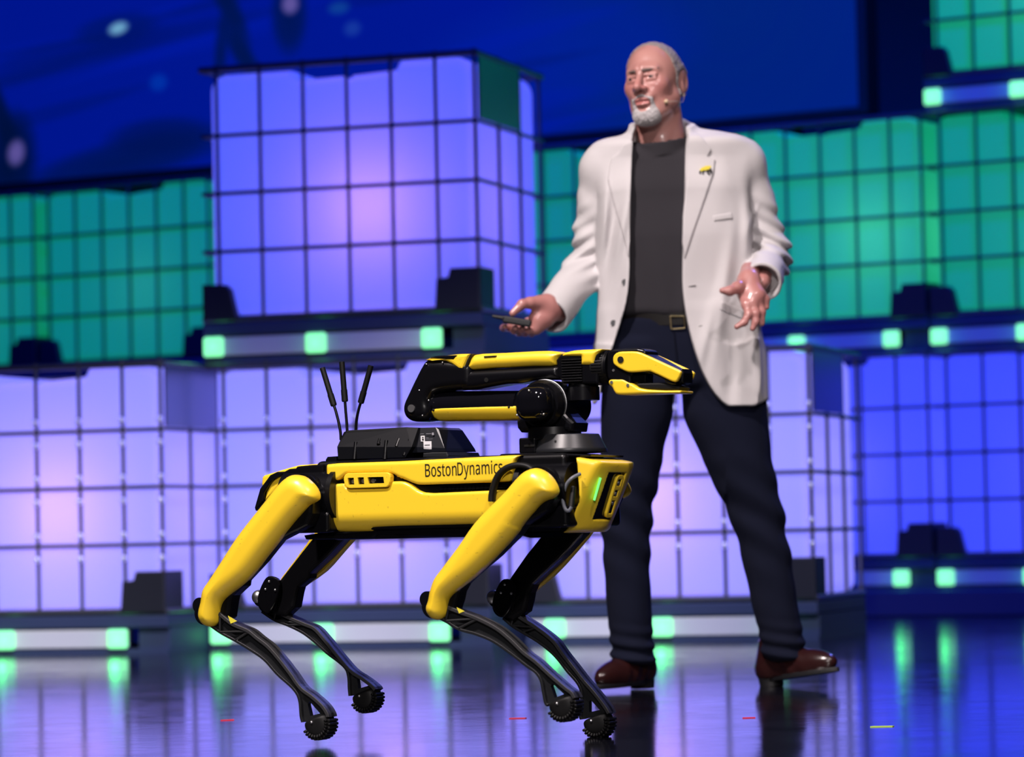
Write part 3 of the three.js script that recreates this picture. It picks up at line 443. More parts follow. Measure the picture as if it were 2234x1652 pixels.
  part('forearm_cover', solid(curvePts([[.0692,.2665],[.0737,.2799],[.081,.2935],[.088,.2972],[.1643,.2983],[.2671,.2981],[.284,.2961],[.3009,.2905],[.2939,.2829],[.2896,.2739],[.2867,.2655],[.2321,.2653],[.1289,.2653]], 3), 0, .043, .018, .003), yellow, fa);
  part('cover_slot', plate([[.1162,.2894],[.1173,.2924],[.1467,.2927],[.1459,.29]], .03, .0435, 0), ink, fa);
  part('seam_band', plate([[.0635,.2634],[.0738,.2861],[.0828,.2987],[.0874,.2985],[.0765,.2829],[.0698,.264]], -.0425, .0425, .002), ink, fa);
  for (const q of [[.1195,.2401]]) part('notch', cylZ(q[0], q[1], .03, .0402, .005), ink, fa);
  // wrist
  const wr = part('wrist', merge([plate([[.2887,.277],[.3008,.2887],[.3516,.2895],[.3953,.2877],[.3902,.2212],[.333,.2219],[.3043,.2252],[.2928,.2403]], -.036, .036, .006), cylX(...(() => { const q = [[.3666,.258],[.407,.2572]]; return [q[0][0], q[1][0], (q[0][1] + q[1][1]) / 2, 0]; })(), .036)]), satin, robot);
  const fins = []; { const q = [[.3044,.2274],[.353,.2771]]; for (let i = 0; i < 9; i++) { const y = q[0][1] + (q[1][1] - q[0][1]) * i / 8.5; fins.push(bx(q[0][0], q[1][0], y, y + .0028, .03, .0405, .001)); } } part('cooling_fin', merge(fins), black, wr);
  part('wrist_cover', solid([[.2987,.2839],[.3118,.2928],[.3315,.2959],[.3501,.2966],[.4005,.2965],[.3919,.2878],[.3866,.2759],[.3818,.2609],[.3482,.2623],[.35,.2811]], 0, .041, .012, .0025), yellow, wr);
  { const q = [[.3707,.2581],[.402,.2575]], a = []; for (let i = 0; i < 36; i++) { const t = i * Math.PI / 18; a.push(moved(new THREE.BoxGeometry(q[1][0] - q[0][0] - .006, .0022, .0034), 0, .0375, 0).rotateX(t)); } const g = merge([...a, cylX(-.5 * (q[1][0] - q[0][0]), .5 * (q[1][0] - q[0][0]), 0, 0, .0368)]); g.translate((q[0][0] + q[1][0]) / 2, (q[0][1] + q[1][1]) / 2, 0); part('grip_ring', g, rubber, wr); }
  { const q = [[.3361,.1876],[.3369,.2165],[.3009,.2011],[.3725,.1984]], rr = (q[3][0] - q[2][0]) / 2; const g = new THREE.CylinderGeometry(rr, rr, q[1][1] - q[0][1], 36); g.translate((q[2][0] + q[3][0]) / 2, (q[0][1] + q[1][1]) / 2, 0); const g2 = new THREE.CylinderGeometry(rr * .86, rr * .95, .012, 36); g2.translate((q[2][0] + q[3][0]) / 2, q[1][1] + .006, 0); part('wrist_motor', merge([g, g2]), satin, wr); }
  // gripper
  const gr = part('gripper', merge([solid([[.4112,.2794],[.4133,.2874],[.4186,.2936],[.4288,.2948],[.4849,.2947],[.5,.2906],[.505,.2858],[.5047,.2766],[.4837,.2498],[.4714,.241],[.4681,.2343],[.4682,.2158],[.4447,.2179],[.4118,.2296],[.4091,.2482]], 0, .034, .006, .0025), plate([[.4589,.2422],[.4971,.2406],[.4965,.2199],[.4609,.2189]], -.02, .02, .002)]), satin, robot);
  const jaw = [[.4284,.2666],[.4283,.2759],[.4333,.2837],[.4429,.2879],[.4608,.2881],[.4786,.2874],[.4912,.2853],[.5037,.2801],[.5287,.2687],[.5536,.257],[.5784,.2454],[.587,.2405],[.5888,.237],[.5802,.2202],[.5764,.2177],[.5701,.2181],[.5527,.2256],[.5179,.2419],[.5091,.243],[.4837,.2424],[.4647,.243],[.4521,.2477],[.4314,.2601]];
  const jw = part('upper_jaw', merge([plate([[.4906,.2836],[.5045,.2807],[.5157,.2751],[.573,.2439],[.5749,.2191],[.5722,.2123],[.5609,.2127],[.5548,.2199],[.5373,.2275],[.5035,.2427]], -.03, .03, .004), plate([[.5548,.2199],[.5831,.2463],[.5867,.237],[.5849,.2164],[.5747,.2133],[.5622,.2138]], -.032, .02, .004)]), black, gr);
  for (const s of [1, -1]) part('jaw_shell', (g => s > 0 ? g : mirrorZ(g))(solid(curvePts(jaw, 2), .0345, .006, .004, .0022)), yellow, jw, 'yellow jaw plate');
  const pv = [[.4478,.2707]][0]; part('jaw_pivot', cylZ(pv[0], pv[1], -.0425, .0425, .0072), ink, jw);
  part('jaw_tip', plate([[.5426,.2255],[.5638,.2187],[.5713,.2169],[.5636,.213],[.5536,.2153],[.5462,.2196]], -.03, .03, .003), grey, jw);
  const lj = part('lower_jaw', solid([[.4134,.224],[.4146,.2274],[.4185,.2294],[.4243,.2303],[.4497,.2293],[.4573,.2252],[.4761,.2145],[.4823,.2103],[.4886,.2076],[.5062,.2041],[.5251,.2023],[.5477,.2005],[.586,.1992],[.5846,.1938],[.5827,.193],[.5375,.1942],[.487,.1946],[.4488,.1946],[.4361,.1953],[.4311,.1973],[.4261,.2033],[.4227,.2113],[.4144,.2188]], 0, .036, .006, .0025), yellow, gr, 'yellow lower jaw');
  part('jaw_pad', plate([[.4766,.2187],[.5436,.2177],[.5536,.2147],[.5823,.2062],[.5771,.2001],[.5432,.2014],[.5016,.2053],[.4839,.2088]], -.028, .028, .004), rubber, lj);
  for (const q of [[.4228,.2229],[.4615,.2147]]) part('screw', cylZ(q[0], q[1], .034, .0375, .0036), steel, lj);
  for (const q of [[.4269,.2487]]) part('screw', cylZ(q[0], q[1], .03, .0352, .0028), steel, gr);
}
// ---- payload box and antennas on the back ----
{
  const hull = (low, high, zl, zh) => new ConvexGeometry([...low.flatMap(p => [V(p[0], p[1], zl), V(p[0], p[1], -zl)]), ...high.flatMap(p => [V(p[0], p[1], zh), V(p[0], p[1], -zh)])]);
  const pay = part('payload_box', hull([[-.2329,.1028],[-.2313,.0748],[-.0601,.0742],[-.0433,.0969]], [[-.2288,.1361],[-.2191,.1396],[-.0695,.1419],[-.0391,.1394]], .09, .066), mat(rgb(.004, .0045, .0065), .38, { specularIntensity: .35 }), robot);
  part('payload_module', hull([[-.06,.0843],[.032,.0853],[.0289,.0921],[-.0532,.0975]], [[-.0435,.1397],[-.0012,.1394],[.0069,.1342]], .072, .056), mat(rgb(.005, .006, .010), .33), pay);
  for (const [a, b] of [['h:380,330', 0]].slice(0, 0)) void a;
  for (const q of [[[-.188,.1119],[-.1882,.0736]], [[-.1104,.1133],[-.1107,.0713]]]) part('rib', rod([q[0][0], q[0][1], .084], [q[1][0], q[1][1], .092], .0045, .0055, 10), black, pay);
  for (const q of [[[-.1302,.1169],[-.1282,.1044]], [[-.081,.1154],[-.0825,.0982]], [[-.0549,.1134],[-.0644,.0785]]]) part('rib', rod([q[0][0], q[0][1], .078], [q[1][0], q[1][1], .088], .0038, .0045, 10), black, pay);
  for (const q of [[[-.2203,.135],[-.0948,.1361]], [[-.2227,.1293],[-.0971,.1304]]]) part('ridge', rod([q[0][0], q[0][1], .068], [q[1][0], q[1][1], .068], .0014, .0014, 6), black, pay);
  part('mount_foot', plate([[-.0233,.0726],[-.022,.083],[.0018,.0838],[.0373,.0835],[.0408,.0755],[.0398,.0702]], -.075, .078, .003), grey, pay);
  part('mount_foot', plate([[-.2677,.074],[-.2624,.0816],[-.238,.0822],[-.2382,.0722],[-.2405,.0688],[-.2649,.0691]], -.06, .085, .003), satin, pay);
  const lab = [[-.0235,.1089],[-.0036,.1086],[-.0033,.0905],[-.0232,.0917]], tilt = (P, z) => { const g = plate(P, 0, .0008, 0); g.translate(0, 0, z); return g; };
  part('sticker', tilt(lab, .0712), whiteLabel, pay, 'small white sticker');
  part('sticker_print', merge([0, 1, 2, 3, 4].map(i => { const x = lab[0][0] + .003 + i * .0026, y = (lab[0][1] + lab[2][1]) / 2; return bx(x, x + .0019, y - .001, y + .0016, .0712, .0722); })), ink, pay);
  part('sticker', tilt([[-.032,.1212],[-.0218,.1213],[-.0216,.1089],[-.0316,.1086]], .0682), whiteLabel, pay, 'small white sticker with black bars'); part('sticker_print', merge([tilt([[-.0283,.1186],[-.0244,.1187],[-.0243,.1164],[-.0282,.1161]], .0686), tilt([[-.0282,.1148],[-.0241,.1148],[-.024,.1106],[-.0281,.1104]], .0686)]), ink, pay);
  part('printed_line', merge([[[-.034,.1258],[-.0253,.1259],[-.0254,.1252],[-.034,.1251]], [[-.0195,.1258],[-.0069,.1259],[-.007,.125],[-.0195,.125]], [[-.0052,.1274],[-.0004,.1276],[-.0001,.1221],[-.0049,.1218]], [[-.0202,.1164],[-.0137,.1164],[-.0137,.1157],[-.0202,.1157]], [[-.0202,.1136],[-.0029,.1138],[-.0029,.1132],[-.0202,.113]]].map(P => tilt(P, .0655))), mat(rgb(.3, .3, .34), .6), pay);
  const A = (thick, thin, z) => { const a = part('antenna', rod([...thick[0], z], [...thick[1], z], .0064, .0066, 16), rubber, robot); part('antenna_collar', rod([...thick[1].map((v, i) => v + (thick[0][i] - v) * .02), z], [...thick[1].map((v, i) => v + (thick[0][i] - v) * .3), z], .0074, .0074, 16), rubber, a); part('antenna_cable', tube(thin.map(p => [...p, z]), .0034, 24, 8), black, a); };
  A([[-.3193,.2857],[-.291,.1988]], [[-.291,.1994],[-.2858,.1841],[-.2794,.1597],[-.2751,.1355],[-.2747,.1204]], 0);
  A([[-.2568,.2963],[-.2506,.2059]], [[-.2505,.2065],[-.2493,.1854],[-.2472,.1583],[-.2463,.1342]], .02);
  A([[-.2041,.287],[-.233,.2031]], [[-.2329,.2037],[-.2392,.1859],[-.2442,.1649],[-.247,.1349]], -.02);
}

// ---------- the man ----------
{
  const man = thing('person', 'man in a pale blazer, dark t-shirt and jeans, gesturing with a clicker in hand', 'person', [0.5219, 0.0000, -10.0000]);
  const weave = dataTex(256, (u, v) => .5 + .25 * Math.sin(u * 6.2832 * 64) * Math.sin(v * 6.2832 * 64) + .3 * (n2(u, v) - .5), 14);
  const twill = dataTex(256, (u, v) => .5 + .35 * Math.sin((u + v) * 6.2832 * 48) + .2 * (n2(u, v) - .5), 14);
  const jacketMat = new THREE.MeshPhysicalMaterial({ color: rgb(.555, .53, .54), roughness: .85, bumpMap: weave, bumpScale: .0006, side: THREE.DoubleSide });
  const shirtMat = new THREE.MeshPhysicalMaterial({ color: rgb(.028, .026, .031), roughness: .92, specularIntensity: .35, bumpMap: weave, bumpScale: .0005, side: THREE.DoubleSide });
  const jeanMat = new THREE.MeshPhysicalMaterial({ color: rgb(.0045, .0062, .0185), roughness: .85, specularIntensity: .3, bumpMap: twill, bumpScale: .0006, side: THREE.DoubleSide });
  const leather = new THREE.MeshPhysicalMaterial({ color: rgb(.024, .0065, .0065), roughness: .25, clearcoat: .4, clearcoatRoughness: .2, side: THREE.DoubleSide });
  const skinMat = new THREE.MeshPhysicalMaterial({ color: 0xffffff, vertexColors: true, roughness: .4, clearcoat: .4, clearcoatRoughness: .16, side: THREE.DoubleSide });
  const dark = mat(rgb(.006, .006, .008), .5), hairMat = mat(rgb(.22, .19, .185), .8), beardMat = mat(rgb(.42, .395, .40), .85), brass = mat(rgb(.25, .20, .11), .3, { metalness: 1 });
  const P3 = (p, z) => [p[0], p[1], z];
  const table = rows => (y, out) => { let i = 0; while (i < rows.length - 2 && y < rows[i + 1][0]) i++; const a = rows[i], b = rows[i + 1], t = clamp((a[0] - y) / (a[0] - b[0]), 0, 1), s = t * t * (3 - 2 * t) * .5 + t * .5; for (let k = 1; k < a.length; k++) out[k - 1] = a[k] + (b[k] - a[k]) * s; };
  // rows: left and right outline at a height; z centre and half depth
  const rows = (L, R, zb) => L.map((l, i) => [(l[1] + R[i][1]) / 2, (l[0] + R[i][0]) / 2, (R[i][0] - l[0]) / 2, zb[i][0], zb[i][1]]);
  const o4 = [0, 0, 0, 0];
  function loft(tab, topY, botY, ex = 2.4) { return (x, y, z) => { tab(y, o4); const X = Math.abs(x - o4[0]) / o4[1], Z = Math.abs(z - o4[2]) / o4[3], k = Math.pow(Math.pow(X, ex) + Math.pow(Z, ex), 1 / ex); return smax((k - 1) * mn(o4[1], o4[3]) * .95, mx(y - topY, botY - y), .03); }; }

  const legTab = (L, R) => { const a = L.map((l, i) => [(l[1] + R[i][1]) / 2, (l[0] + R[i][0]) / 2, (R[i][0] - l[0]) / 2, 0, mn((R[i][0] - l[0]) / 2 * 1.08, .106)]); return table(a); };
  const tl = legTab([[-.2552,.9822],[-.27,.798],[-.2717,.6663],[-.2796,.4955],[-.2695,.364],[-.2651,.2721],[-.2589,.1409],[-.2552,.0753]], [[-.0418,.9775],[-.0621,.7934],[-.0942,.6624],[-.1311,.4923],[-.1369,.3611],[-.1351,.2692],[-.1356,.1382],[-.1319,.0726]]);
  const tr = legTab([[-.0418,.9775],[-.0331,.7927],[.019,.6599],[.0963,.4873],[.1298,.3552],[.1485,.263],[.1741,.1314],[.1843,.0657]], [[.2005,.9722],[.2077,.7874],[.2189,.6555],[.2513,.4839],[.269,.3522],[.2798,.2601],[.2974,.1287],[.3063,.063]]);
  const legL = loft(tl, [[-.1466,1.0062]][0][1], [[-.1949,.0714]][0][1], 2.1), legR = loft(tr, [[.0774,1.0013]][0][1], [[.246,.0696]][0][1], 2.1);
  const waist = loft(table(rows([[-.2175,1.0738],[-.2394,.9819],[-.2606,.8637]], [[.1712,1.0653],[.1887,.9725],[.1975,.8536]], [[0, .104], [-.005, .115], [-.01, .118]])), [[-.079,1.0761]][0][1], [[-.0842,.8598]][0][1]);
  // --- blazer ---
  const jt = table(rows([[-.2425,1.531],[-.2686,1.4321],[-.2742,1.2998],[-.272,1.1675],[-.2771,1.0619],[-.2808,.9564],[-.2832,.7983]], [[.1668,1.5219],[.1749,1.4224],[.1769,1.2899],[.1749,1.1577],[.1907,1.0516],[.2051,.9457],[.2077,.7874]], [[-.02, .098], [-.01, .125], [0, .132], [0, .128], [0, .132], [-.004, .14], [-.006, .146]]));
  const jTop = [[-.0669,1.5802]][0][1], jBot = [[-.0876,.7149]][0][1];
  const jTorso = loft(jt, jTop, jBot);
  const shL = [P3([[-.1301,1.5612]][0], -.03), P3([[-.2507,1.4975]][0], -.03)], shR = [P3([[.0026,1.5716]][0], -.03), P3([[.1598,1.507]][0], -.03)];
  const eL = P3([[-.289,1.2321]][0], -.06), wL = P3([[-.4105,1.0675]][0], .17), eR = P3([[.232,1.2371]][0], -.05), wR = P3([[.1904,1.1503]][0], .17);
  const unit = (a, b) => { const d = [b[0] - a[0], b[1] - a[1], b[2] - a[2]], l = hyp(...d); return d.map(v => v / l); };
  const dL = unit(eL, wL), dR = unit(eR, wR);
  const sleeve = (x, y, z, S, E, W, D, r) => {
    let d = smin(cap(x, y, z, S, E, r[0], r[1]), cap(x, y, z, E, W, r[1], r[2]), .03);
    // folds gathered at the elbow and along the forearm
    const eD = hyp(x - E[0], y - E[1], z - E[2]), w = Math.exp(-eD * eD / .012);
    d -= .011 * w * Math.sin((y * 1.1 + x * .55 * (E[0] > 0 ? 1 : -1)) * 130) + .0045 * Math.sin((y + x * .4) * 60 + z * 30) * Math.exp(-eD * eD / .05);
    const t = (x - W[0]) * D[0] + (y - W[1]) * D[1] + (z - W[2]) * D[2], rr = hyp(x - W[0] - D[0] * t, y - W[1] - D[1] * t, z - W[2] - D[2] * t);
    d = smax(d, t, .006); d = smax(d, -mx(rr - (r[2] - .011), -.05 - t), .004); return d;
  };
  const rL = [.060, .056, .057], rR = [.062, .057, .058];
  const opening = poly(curvePts([[-.1579,1.5948],[-.1632,1.5359],[-.1712,1.4182],[-.1794,1.2353],[-.1838,1.157],[-.1929,1.1023],[-.2127,1.0375],[-.2364,.9689],[-.2629,.8952],[-.276,.833],[-.2987,.8074],[-.3658,.7178],[-.0554,.646],[.3094,.6769],[.2607,.8081],[.2221,.8246],[.1933,.8148],[.1565,.8],[.1199,.7956],[.0851,.8068],[.0508,.8414],[.0221,.8941],[-.0022,.9651],[-.0221,1.0555],[-.0318,1.1406],[-.0296,1.232],[-.0209,1.3756],[-.0119,1.5326],[-.0061,1.6085],[-.0315,1.6379],[-.0834,1.6521],[-.1361,1.6336]], 3));
  const hemY = [[-.046,.8036]][0][1], neckC = [[-.0731,1.6002]][0];
  const jacketF = (x, y, z) => {
    let d = jTorso(x, y, z);
    d = smin(d, cap(x, y, z, shL[0], shL[1], .05, .06), .05); d = smin(d, cap(x, y, z, shR[0], shR[1], .052, .062), .05);
    d = smin(d, mx(mn(legL(x, y, z), legR(x, y, z)) - .02, y - .98, x - .172, -.286 - x), .02); d = smin(d, mx(waist(x, y, z) - .018, x - .172, -.286 - x), .02);
    // collar roll round the neck
    const nr = hyp((x - neckC[0]) / 1.0, (z + .03)); d = smin(d, mx(Math.abs(nr - .084) - .010, Math.abs(y - neckC[1] + .012 + z * .35) - .03), .025);
    d -= .007 * noise.noise(x * 7 + 3, y * 3.5, z * 6) + .0025 * noise.noise(x * 18, y * 6, z * 9 + 5);
    // drag lines from the shoulders and at the waist
    const f = (px, py, a, l, w, h) => { const c = Math.cos(a), s = Math.sin(a), u = (x - px) * c + (y - py) * s, v = -(x - px) * s + (y - py) * c; return h * Math.exp(-u * u / (l * l) - v * v / (w * w)); };
    if (z > 0) d -= 2.1 * (f(-.2, 1.32, 1.35, .1, .016, .007) + f(-.245, 1.36, 1.5, .09, .012, .005) + f(-.19, 1.1, 1.45, .14, .02, .006) + f(.16, 1.3, 1.55, .09, .02, .006) + f(.08, 1.1, 1.4, .16, .018, .006) + f(.17, .98, 1.7, .16, .02, .006) + f(.03, 1.0, 1.3, .12, .016, .005) - f(-.225, 1.3, 1.4, .12, .02, .006) - f(.19, 1.25, 1.6, .1, .02, .005) + f(.2, 1.38, 1.1, .06, .012, .005) + f(-.17, 1.2, 1.5, .1, .015, .006) - f(.1, .9, 1.5, .1, .02, .005));
    const arms = mn(sleeve(x, y, z, shL[1], eL, wL, dL, rL), sleeve(x, y, z, shR[1], eR, wR, dR, rR));
    d = smin(d, arms, .014);
    const inArm = sstep(.03, -.0, arms + .012);   // the front is cut open; the sleeves stay whole
    const cutF = mx(opening(x, y), -.02 - z), low = hemY + .07 * sstep(.03, -.05, z) - y;
    d = smax(d, mn(1, -cutF) - inArm * .3, .006); d = mx(d, low);
    const nc = hyp(x - neckC[0], z + .03) - .076; d = smax(d, -mx(nc, neckC[1] - .06 - y), .006);
    return d;
  };
  const jacket = part('blazer', blob(jacketF, [-.48, hemY - .03, -.24], [.36, 1.68, .27], .0055), jacketMat, man, 'pale beige blazer, worn open');
  const onFront = (outline, t, cell = .004, inset = .004) => { const p = poly(outline); let lo = [9, 9], hi = [-9, -9]; for (const q of outline) { lo = [mn(lo[0], q[0]), mn(lo[1], q[1])]; hi = [mx(hi[0], q[0]), mx(hi[1], q[1])]; } return blob((x, y, z) => smax(smax(jacketF(x, y, z) - t, p(x, y), inset), -z - .0, .002), [lo[0] - .015, lo[1] - .015, .0], [hi[0] + .015, hi[1] + .015, .19], cell); };
  part('lapel', onFront([[.0006,1.6168],[.0331,1.5821],[.0633,1.5409],[.0509,1.5196],[.0733,1.5127],[.0669,1.4707],[.052,1.4333],[.0307,1.3745],[.0003,1.2944],[-.025,1.2239],[-.0297,1.2735],[-.0257,1.3488],[-.0145,1.4348],[-.0072,1.5155],[-.0038,1.5694]], .007), jacketMat, jacket, 'notched lapel');
  part('lapel', onFront([[-.1606,1.5729],[-.1877,1.5627],[-.2033,1.5387],[-.2235,1.5257],[-.2313,1.4935],[-.2358,1.4613],[-.2286,1.4234],[-.2114,1.3529],[-.1904,1.2663],[-.1839,1.2231],[-.1778,1.2768],[-.1747,1.3845],[-.1668,1.4921]], .006), jacketMat, jacket, 'notched lapel');
  part('breast_pocket', onFront([[.0585,1.347],[.1146,1.3565],[.1195,1.3376],[.0618,1.3297]], .0035), jacketMat, jacket);
  part('pocket_flap', onFront([[.0751,1.1045],[.1441,1.0761],[.1381,1.0494],[.069,1.0767]], .003), jacketMat, jacket);
  const frontZ = (x, y) => { let z = .2; while (z > -.05 && jacketF(x, y, z) > .001) z -= .002; return z; };
  for (const q of [[-.1923,1.1631],[-.2266,1.0488]]) { const b = part('button', moved(new THREE.CylinderGeometry(.0085, .0085, .004, 18), q[0] - .003, q[1], frontZ(q[0] - .005, q[1]) + .003, Math.PI / 2), mat(rgb(.05, .05, .055), .35), jacket, 'dark grey button'); void b; }
  for (const q of [[[-.0151,1.1452],[.0054,1.1485]], [[.0111,1.0312],[.0305,1.0346]]]) { const z = frontZ(q[0][0] + .005, q[0][1]) + .001; part('buttonhole', rod([...q[0], z], [...q[1], z], .0014, .0014, 6), mat(rgb(.09, .085, .085), .8), jacket); }
  { // lapel pin shaped like a small yellow four-legged robot
    const c = [[.0435,1.4821]][0], z = frontZ(c[0], c[1]) + .012, L = (a, b) => [[.0249,1.4868],[.0598,1.4898],[.0565,1.4619],[.0431,1.4621],[.0324,1.4651],[.026,1.4679],[.0381,1.4784],[.0515,1.4797],[.061,1.4698],[.0618,1.4617]].map(p => p)[0];
    const pin = part('lapel_pin', plate([[.0258,1.4803],[.0329,1.4866],[.0438,1.4907],[.0572,1.4915],[.0598,1.4871],[.0515,1.4797],[.038,1.4768],[.0289,1.4749]], z, z + .003, .0006), mat(rgb(.75, .62, .03), .4), jacket, 'small yellow pin with dark legs');
    for (const q of [[[.0289,1.477],[.0256,1.4706]], [[.0256,1.4706],[.0297,1.4662]], [[.0381,1.4779],[.0341,1.4704]], [[.0341,1.4704],[.0372,1.4639]], [[.0505,1.4798],[.0481,1.4723]], [[.0481,1.4723],[.0544,1.4646]], [[.057,1.4834],[.0558,1.4764]], [[.0558,1.4764],[.0604,1.4698]]]) part('pin_leg', rod([...q[0], z + .0015], [...q[1], z + .0015], .0026, .0026, 6), dark, pin);
  }
  // --- t-shirt ---
  const st = table(rows([[-.2262,1.5505],[-.2422,1.4316],[-.2452,1.2992],[-.2351,1.1667],[-.231,1.0609]], [[.1462,1.5423],[.1538,1.4228],[.1531,1.2904],[.1498,1.1582],[.1551,1.0524]], [[-.03, .075], [-.014, .1], [-.004, .112], [-.002, .11], [0, .108]]));
  const sTorso = loft(st, [[-.0678,1.5444]][0][1], [[-.0793,1.0655]][0][1]);
  const shirtF = (x, y, z) => { let d = sTorso(x, y, z); d = smin(d, cap(x, y, z, [neckC[0] - .08, neckC[1] - .078, -.03], [neckC[0] + .085, neckC[1] - .075, -.035], .056, .054), .03);
    d = smin(d, mx(Math.abs(hyp(x - neckC[0] + .002, (z + .03)) - .076) - .005, Math.abs(y - neckC[1] + .036 - (x - neckC[0]) * .12 + (z + .03) * .16) - .02), .008);
    if (z > 0) d -= .006 * Math.exp(-Math.pow((x + .1 - (1.2 - y) * .15) / .03, 2)) * sstep(1.35, 1.2, y) + .004 * noise.noise(x * 9, y * 4 + 8, 1) + .0045 * Math.exp(-Math.pow((x + .02 + (1.15 - y) * .2) / .02, 2)) * sstep(1.25, 1.1, y); return d; };
  part('t_shirt', blob(shirtF, [-.34, 1.04, -.2], [.22, 1.62, .15], .006), shirtMat, man, 'charcoal crew neck t-shirt');
  // --- trousers ---
  const ankL = [[-.1916,.1001]][0], ankR = [[.2467,.097]][0], knL = [[-.206,.4939]][0], knR = [[.183,.4854]][0];
  const jeanF = (x, y, z) => { let d = smin(legL(x, y, z), legR(x, y, z), .02); d = smin(d, waist(x, y, z), .012);
    const fold = (c, w) => Math.exp(-((y - c[1]) ** 2) / w); const isL = x < 0.08;
    const a = isL ? ankL : ankR, k = isL ? knL : knR;
    d -= .006 * fold(a, .004) * Math.sin(y * 150 + (x - a[0]) * 22 + z * 14) + .005 * fold(k, .02) * Math.sin(y * 62 + (x - k[0]) * 40) + .004 * noise.noise(x * 8, y * 5, z * 8);
    return d; };
  const jeans = part('trousers', blob(jeanF, [-.33, .03, -.2], [.34, 1.1, .2], .007), jeanMat, man, 'dark navy jeans');
  const fly = [[-.0591,1.024],[-.0512,.9195]]; part('fly_seam', rod([...fly[0], .112], [...fly[1], .116], .0016, .0016, 6), jeanMat, jeans);
  { // belt with buckle
    const b = [[-.1853,1.0682],[.0079,1.0678],[.0123,1.0338],[-.1835,1.0328]]; const cx = [[-.0241,1.0564]][0];
    const g = new THREE.CylinderGeometry(1, 1, b[0][1] - b[3][1], 64, 1, true); g.scale(.197, 1, .11); g.translate(cx[0], cx[1], 0);
    const belt = part('belt', g, mat(rgb(.006, .005, .005), .5, { specularIntensity: .35 }), man, 'black leather belt');
    const q = [[-.0685,1.0635],[-.0294,1.0627],[-.0276,1.0287],[-.0667,1.0269]], zb = .113; const fr = [];
    for (const [i, j] of [[0, 1], [1, 2], [2, 3], [3, 0]]) fr.push(rod([...q[i], zb], [...q[j], zb - .002], .0021, .0021, 8)); part('belt_buckle', merge(fr), brass, belt, 'brass buckle');
    for (const x of [[-.1295,1.0676],[-.1305,1.0285]]) void x;
  }
  // --- shoes ---
  function shoe(c, dir, pitch, label) {
    const r = part('shoe', blob((x, y, z) => { // toe towards +x
      let d = ell(x, y, z, [.05, .035, 0], [.135, .048, .048]); d = smin(d, cap(x, y, z, [-.052, .05, 0], [-.028, .14, 0], .043, .045), .04); d = smin(d, cap(x, y, z, [-.03, .07, 0], [.09, .035, 0], .036, .026), .03);
      d -= .0018 * Math.sin(x * 130 + y * 60) * Math.exp(-((x - .03) ** 2) / .004); return smax(smax(d, .012 - y, .006), y - .13, .01); }, [-.13, 0, -.07], [.21, .15, .07], .0042), leather, man, label);
    const out = []; for (let i = 0; i < 40; i++) { const a = i / 40 * 6.2832, X = Math.cos(a), Z = Math.sin(a); out.push([.045 + .147 * X, (.046 - .012 * sstep(.1, -.9, X) * .9) * Z * (X > 0 ? Math.pow(1 - .55 * X * X * X, .5) : 1)]); }
    const sole = plate(out, 0, .014, .003); sole.rotateX(Math.PI / 2); sole.translate(0, .018, 0); part('sole', sole, dark, r, 'dark sole');
    part('heel', moved(new THREE.CylinderGeometry(.037, .034, .03, 24), -.06, .004, 0), dark, r);
    r.position.set(...c); r.rotation.order = 'YZX'; r.rotation.set(0, Math.atan2(-dir[1], dir[0]), pitch); return r;
  }
  const fl = [[-.1863,-.0073]][0], fr2 = [[.2387,-.014]][0];
  shoe([fl[0] - .012, .012, -.02], [-.54, .84], -.03, 'burgundy leather boot'); shoe([fr2[0] + .010, .017, -.02], [.72, .69], .13, 'burgundy leather boot, toe raised');

  // --- skin: head, neck and hands of one figure ---
  const hc = [[-.0947,1.7441]][0], HC = V(hc[0], hc[1], .0), hq = new THREE.Quaternion().setFromEuler(new THREE.Euler(-.06, -.47, .075, 'YXZ')), hqi = hq.clone().invert(), hv = V();
  const toHead = (x, y, z) => { hv.set(x - HC.x, y - HC.y, z - HC.z).applyQuaternion(hqi); return hv; };
  const skull = (X, y, z) => {
    const x = Math.abs(X);
    let d = ell(X, y, z, [0, .034, -.010], [.0775, .084, .090]);
    d = smin(d, ell(X, y, z, [0, -.028, .026], [.064, .094, .066]), .03);
    d = smin(d, cap(x, y, z, [.052, -.05, -.005], [.018, -.108, .06], .024, .018), .028);
    d = smin(d, ell(X, y, z, [0, -.108, .066], [.024, .019, .02]), .02);
    d = smin(d, cap(x, y, z, [.008, .025, .089], [.038, .023, .072], .0105, .008), .022);          // brow
    d = smin(d, ell(x, y, z, [.043, -.02, .055], [.020, .02, .02]), .024);                       // cheek bone
    d = smax(d, -ell(x, y, z, [.031, .004, .104], [.021, .0145, .024]), .014);                      // eye socket
    d = smin(d, cap(X, y, z, [0, .016, .091], [0, -.031, .119], .0075, .0118), .012);              // nose
    d = smin(d, ell(x, y, z, [.0135, -.034, .102], [.0095, .0085, .013]), .008);
    d = smax(d, -ell(x, y, z, [.0075, -.043, .108], [.0045, .004, .006]), .004);
    d = smin(d, ell(x, y, z, [.031, .003, .0725], [.0145, .0115, .0125]), .004);                  // eyeball under the lids
    d = smin(d, cap(x, y, z, [.018, .0078, .0885], [.043, .0070, .080], .0046, .0044), .006);       // upper lid
    d = smin(d, cap(x, y, z, [.02, -.0052, .087], [.041, -.0045, .0805], .0036, .0036), .008);    // lower lid
    d = smin(d, ell(X, y, z, [0, -.056, .087], [.029, .016, .011]), .014);                         // muzzle
    d = smin(d, cap(x, y, z, [0, -.0628, .0985], [.021, -.0665, .090], .0036, .0022), .005);       // lips
    d = smin(d, cap(x, y, z, [0, -.0775, .0945], [.018, -.0752, .0895], .0040, .0026), .006);
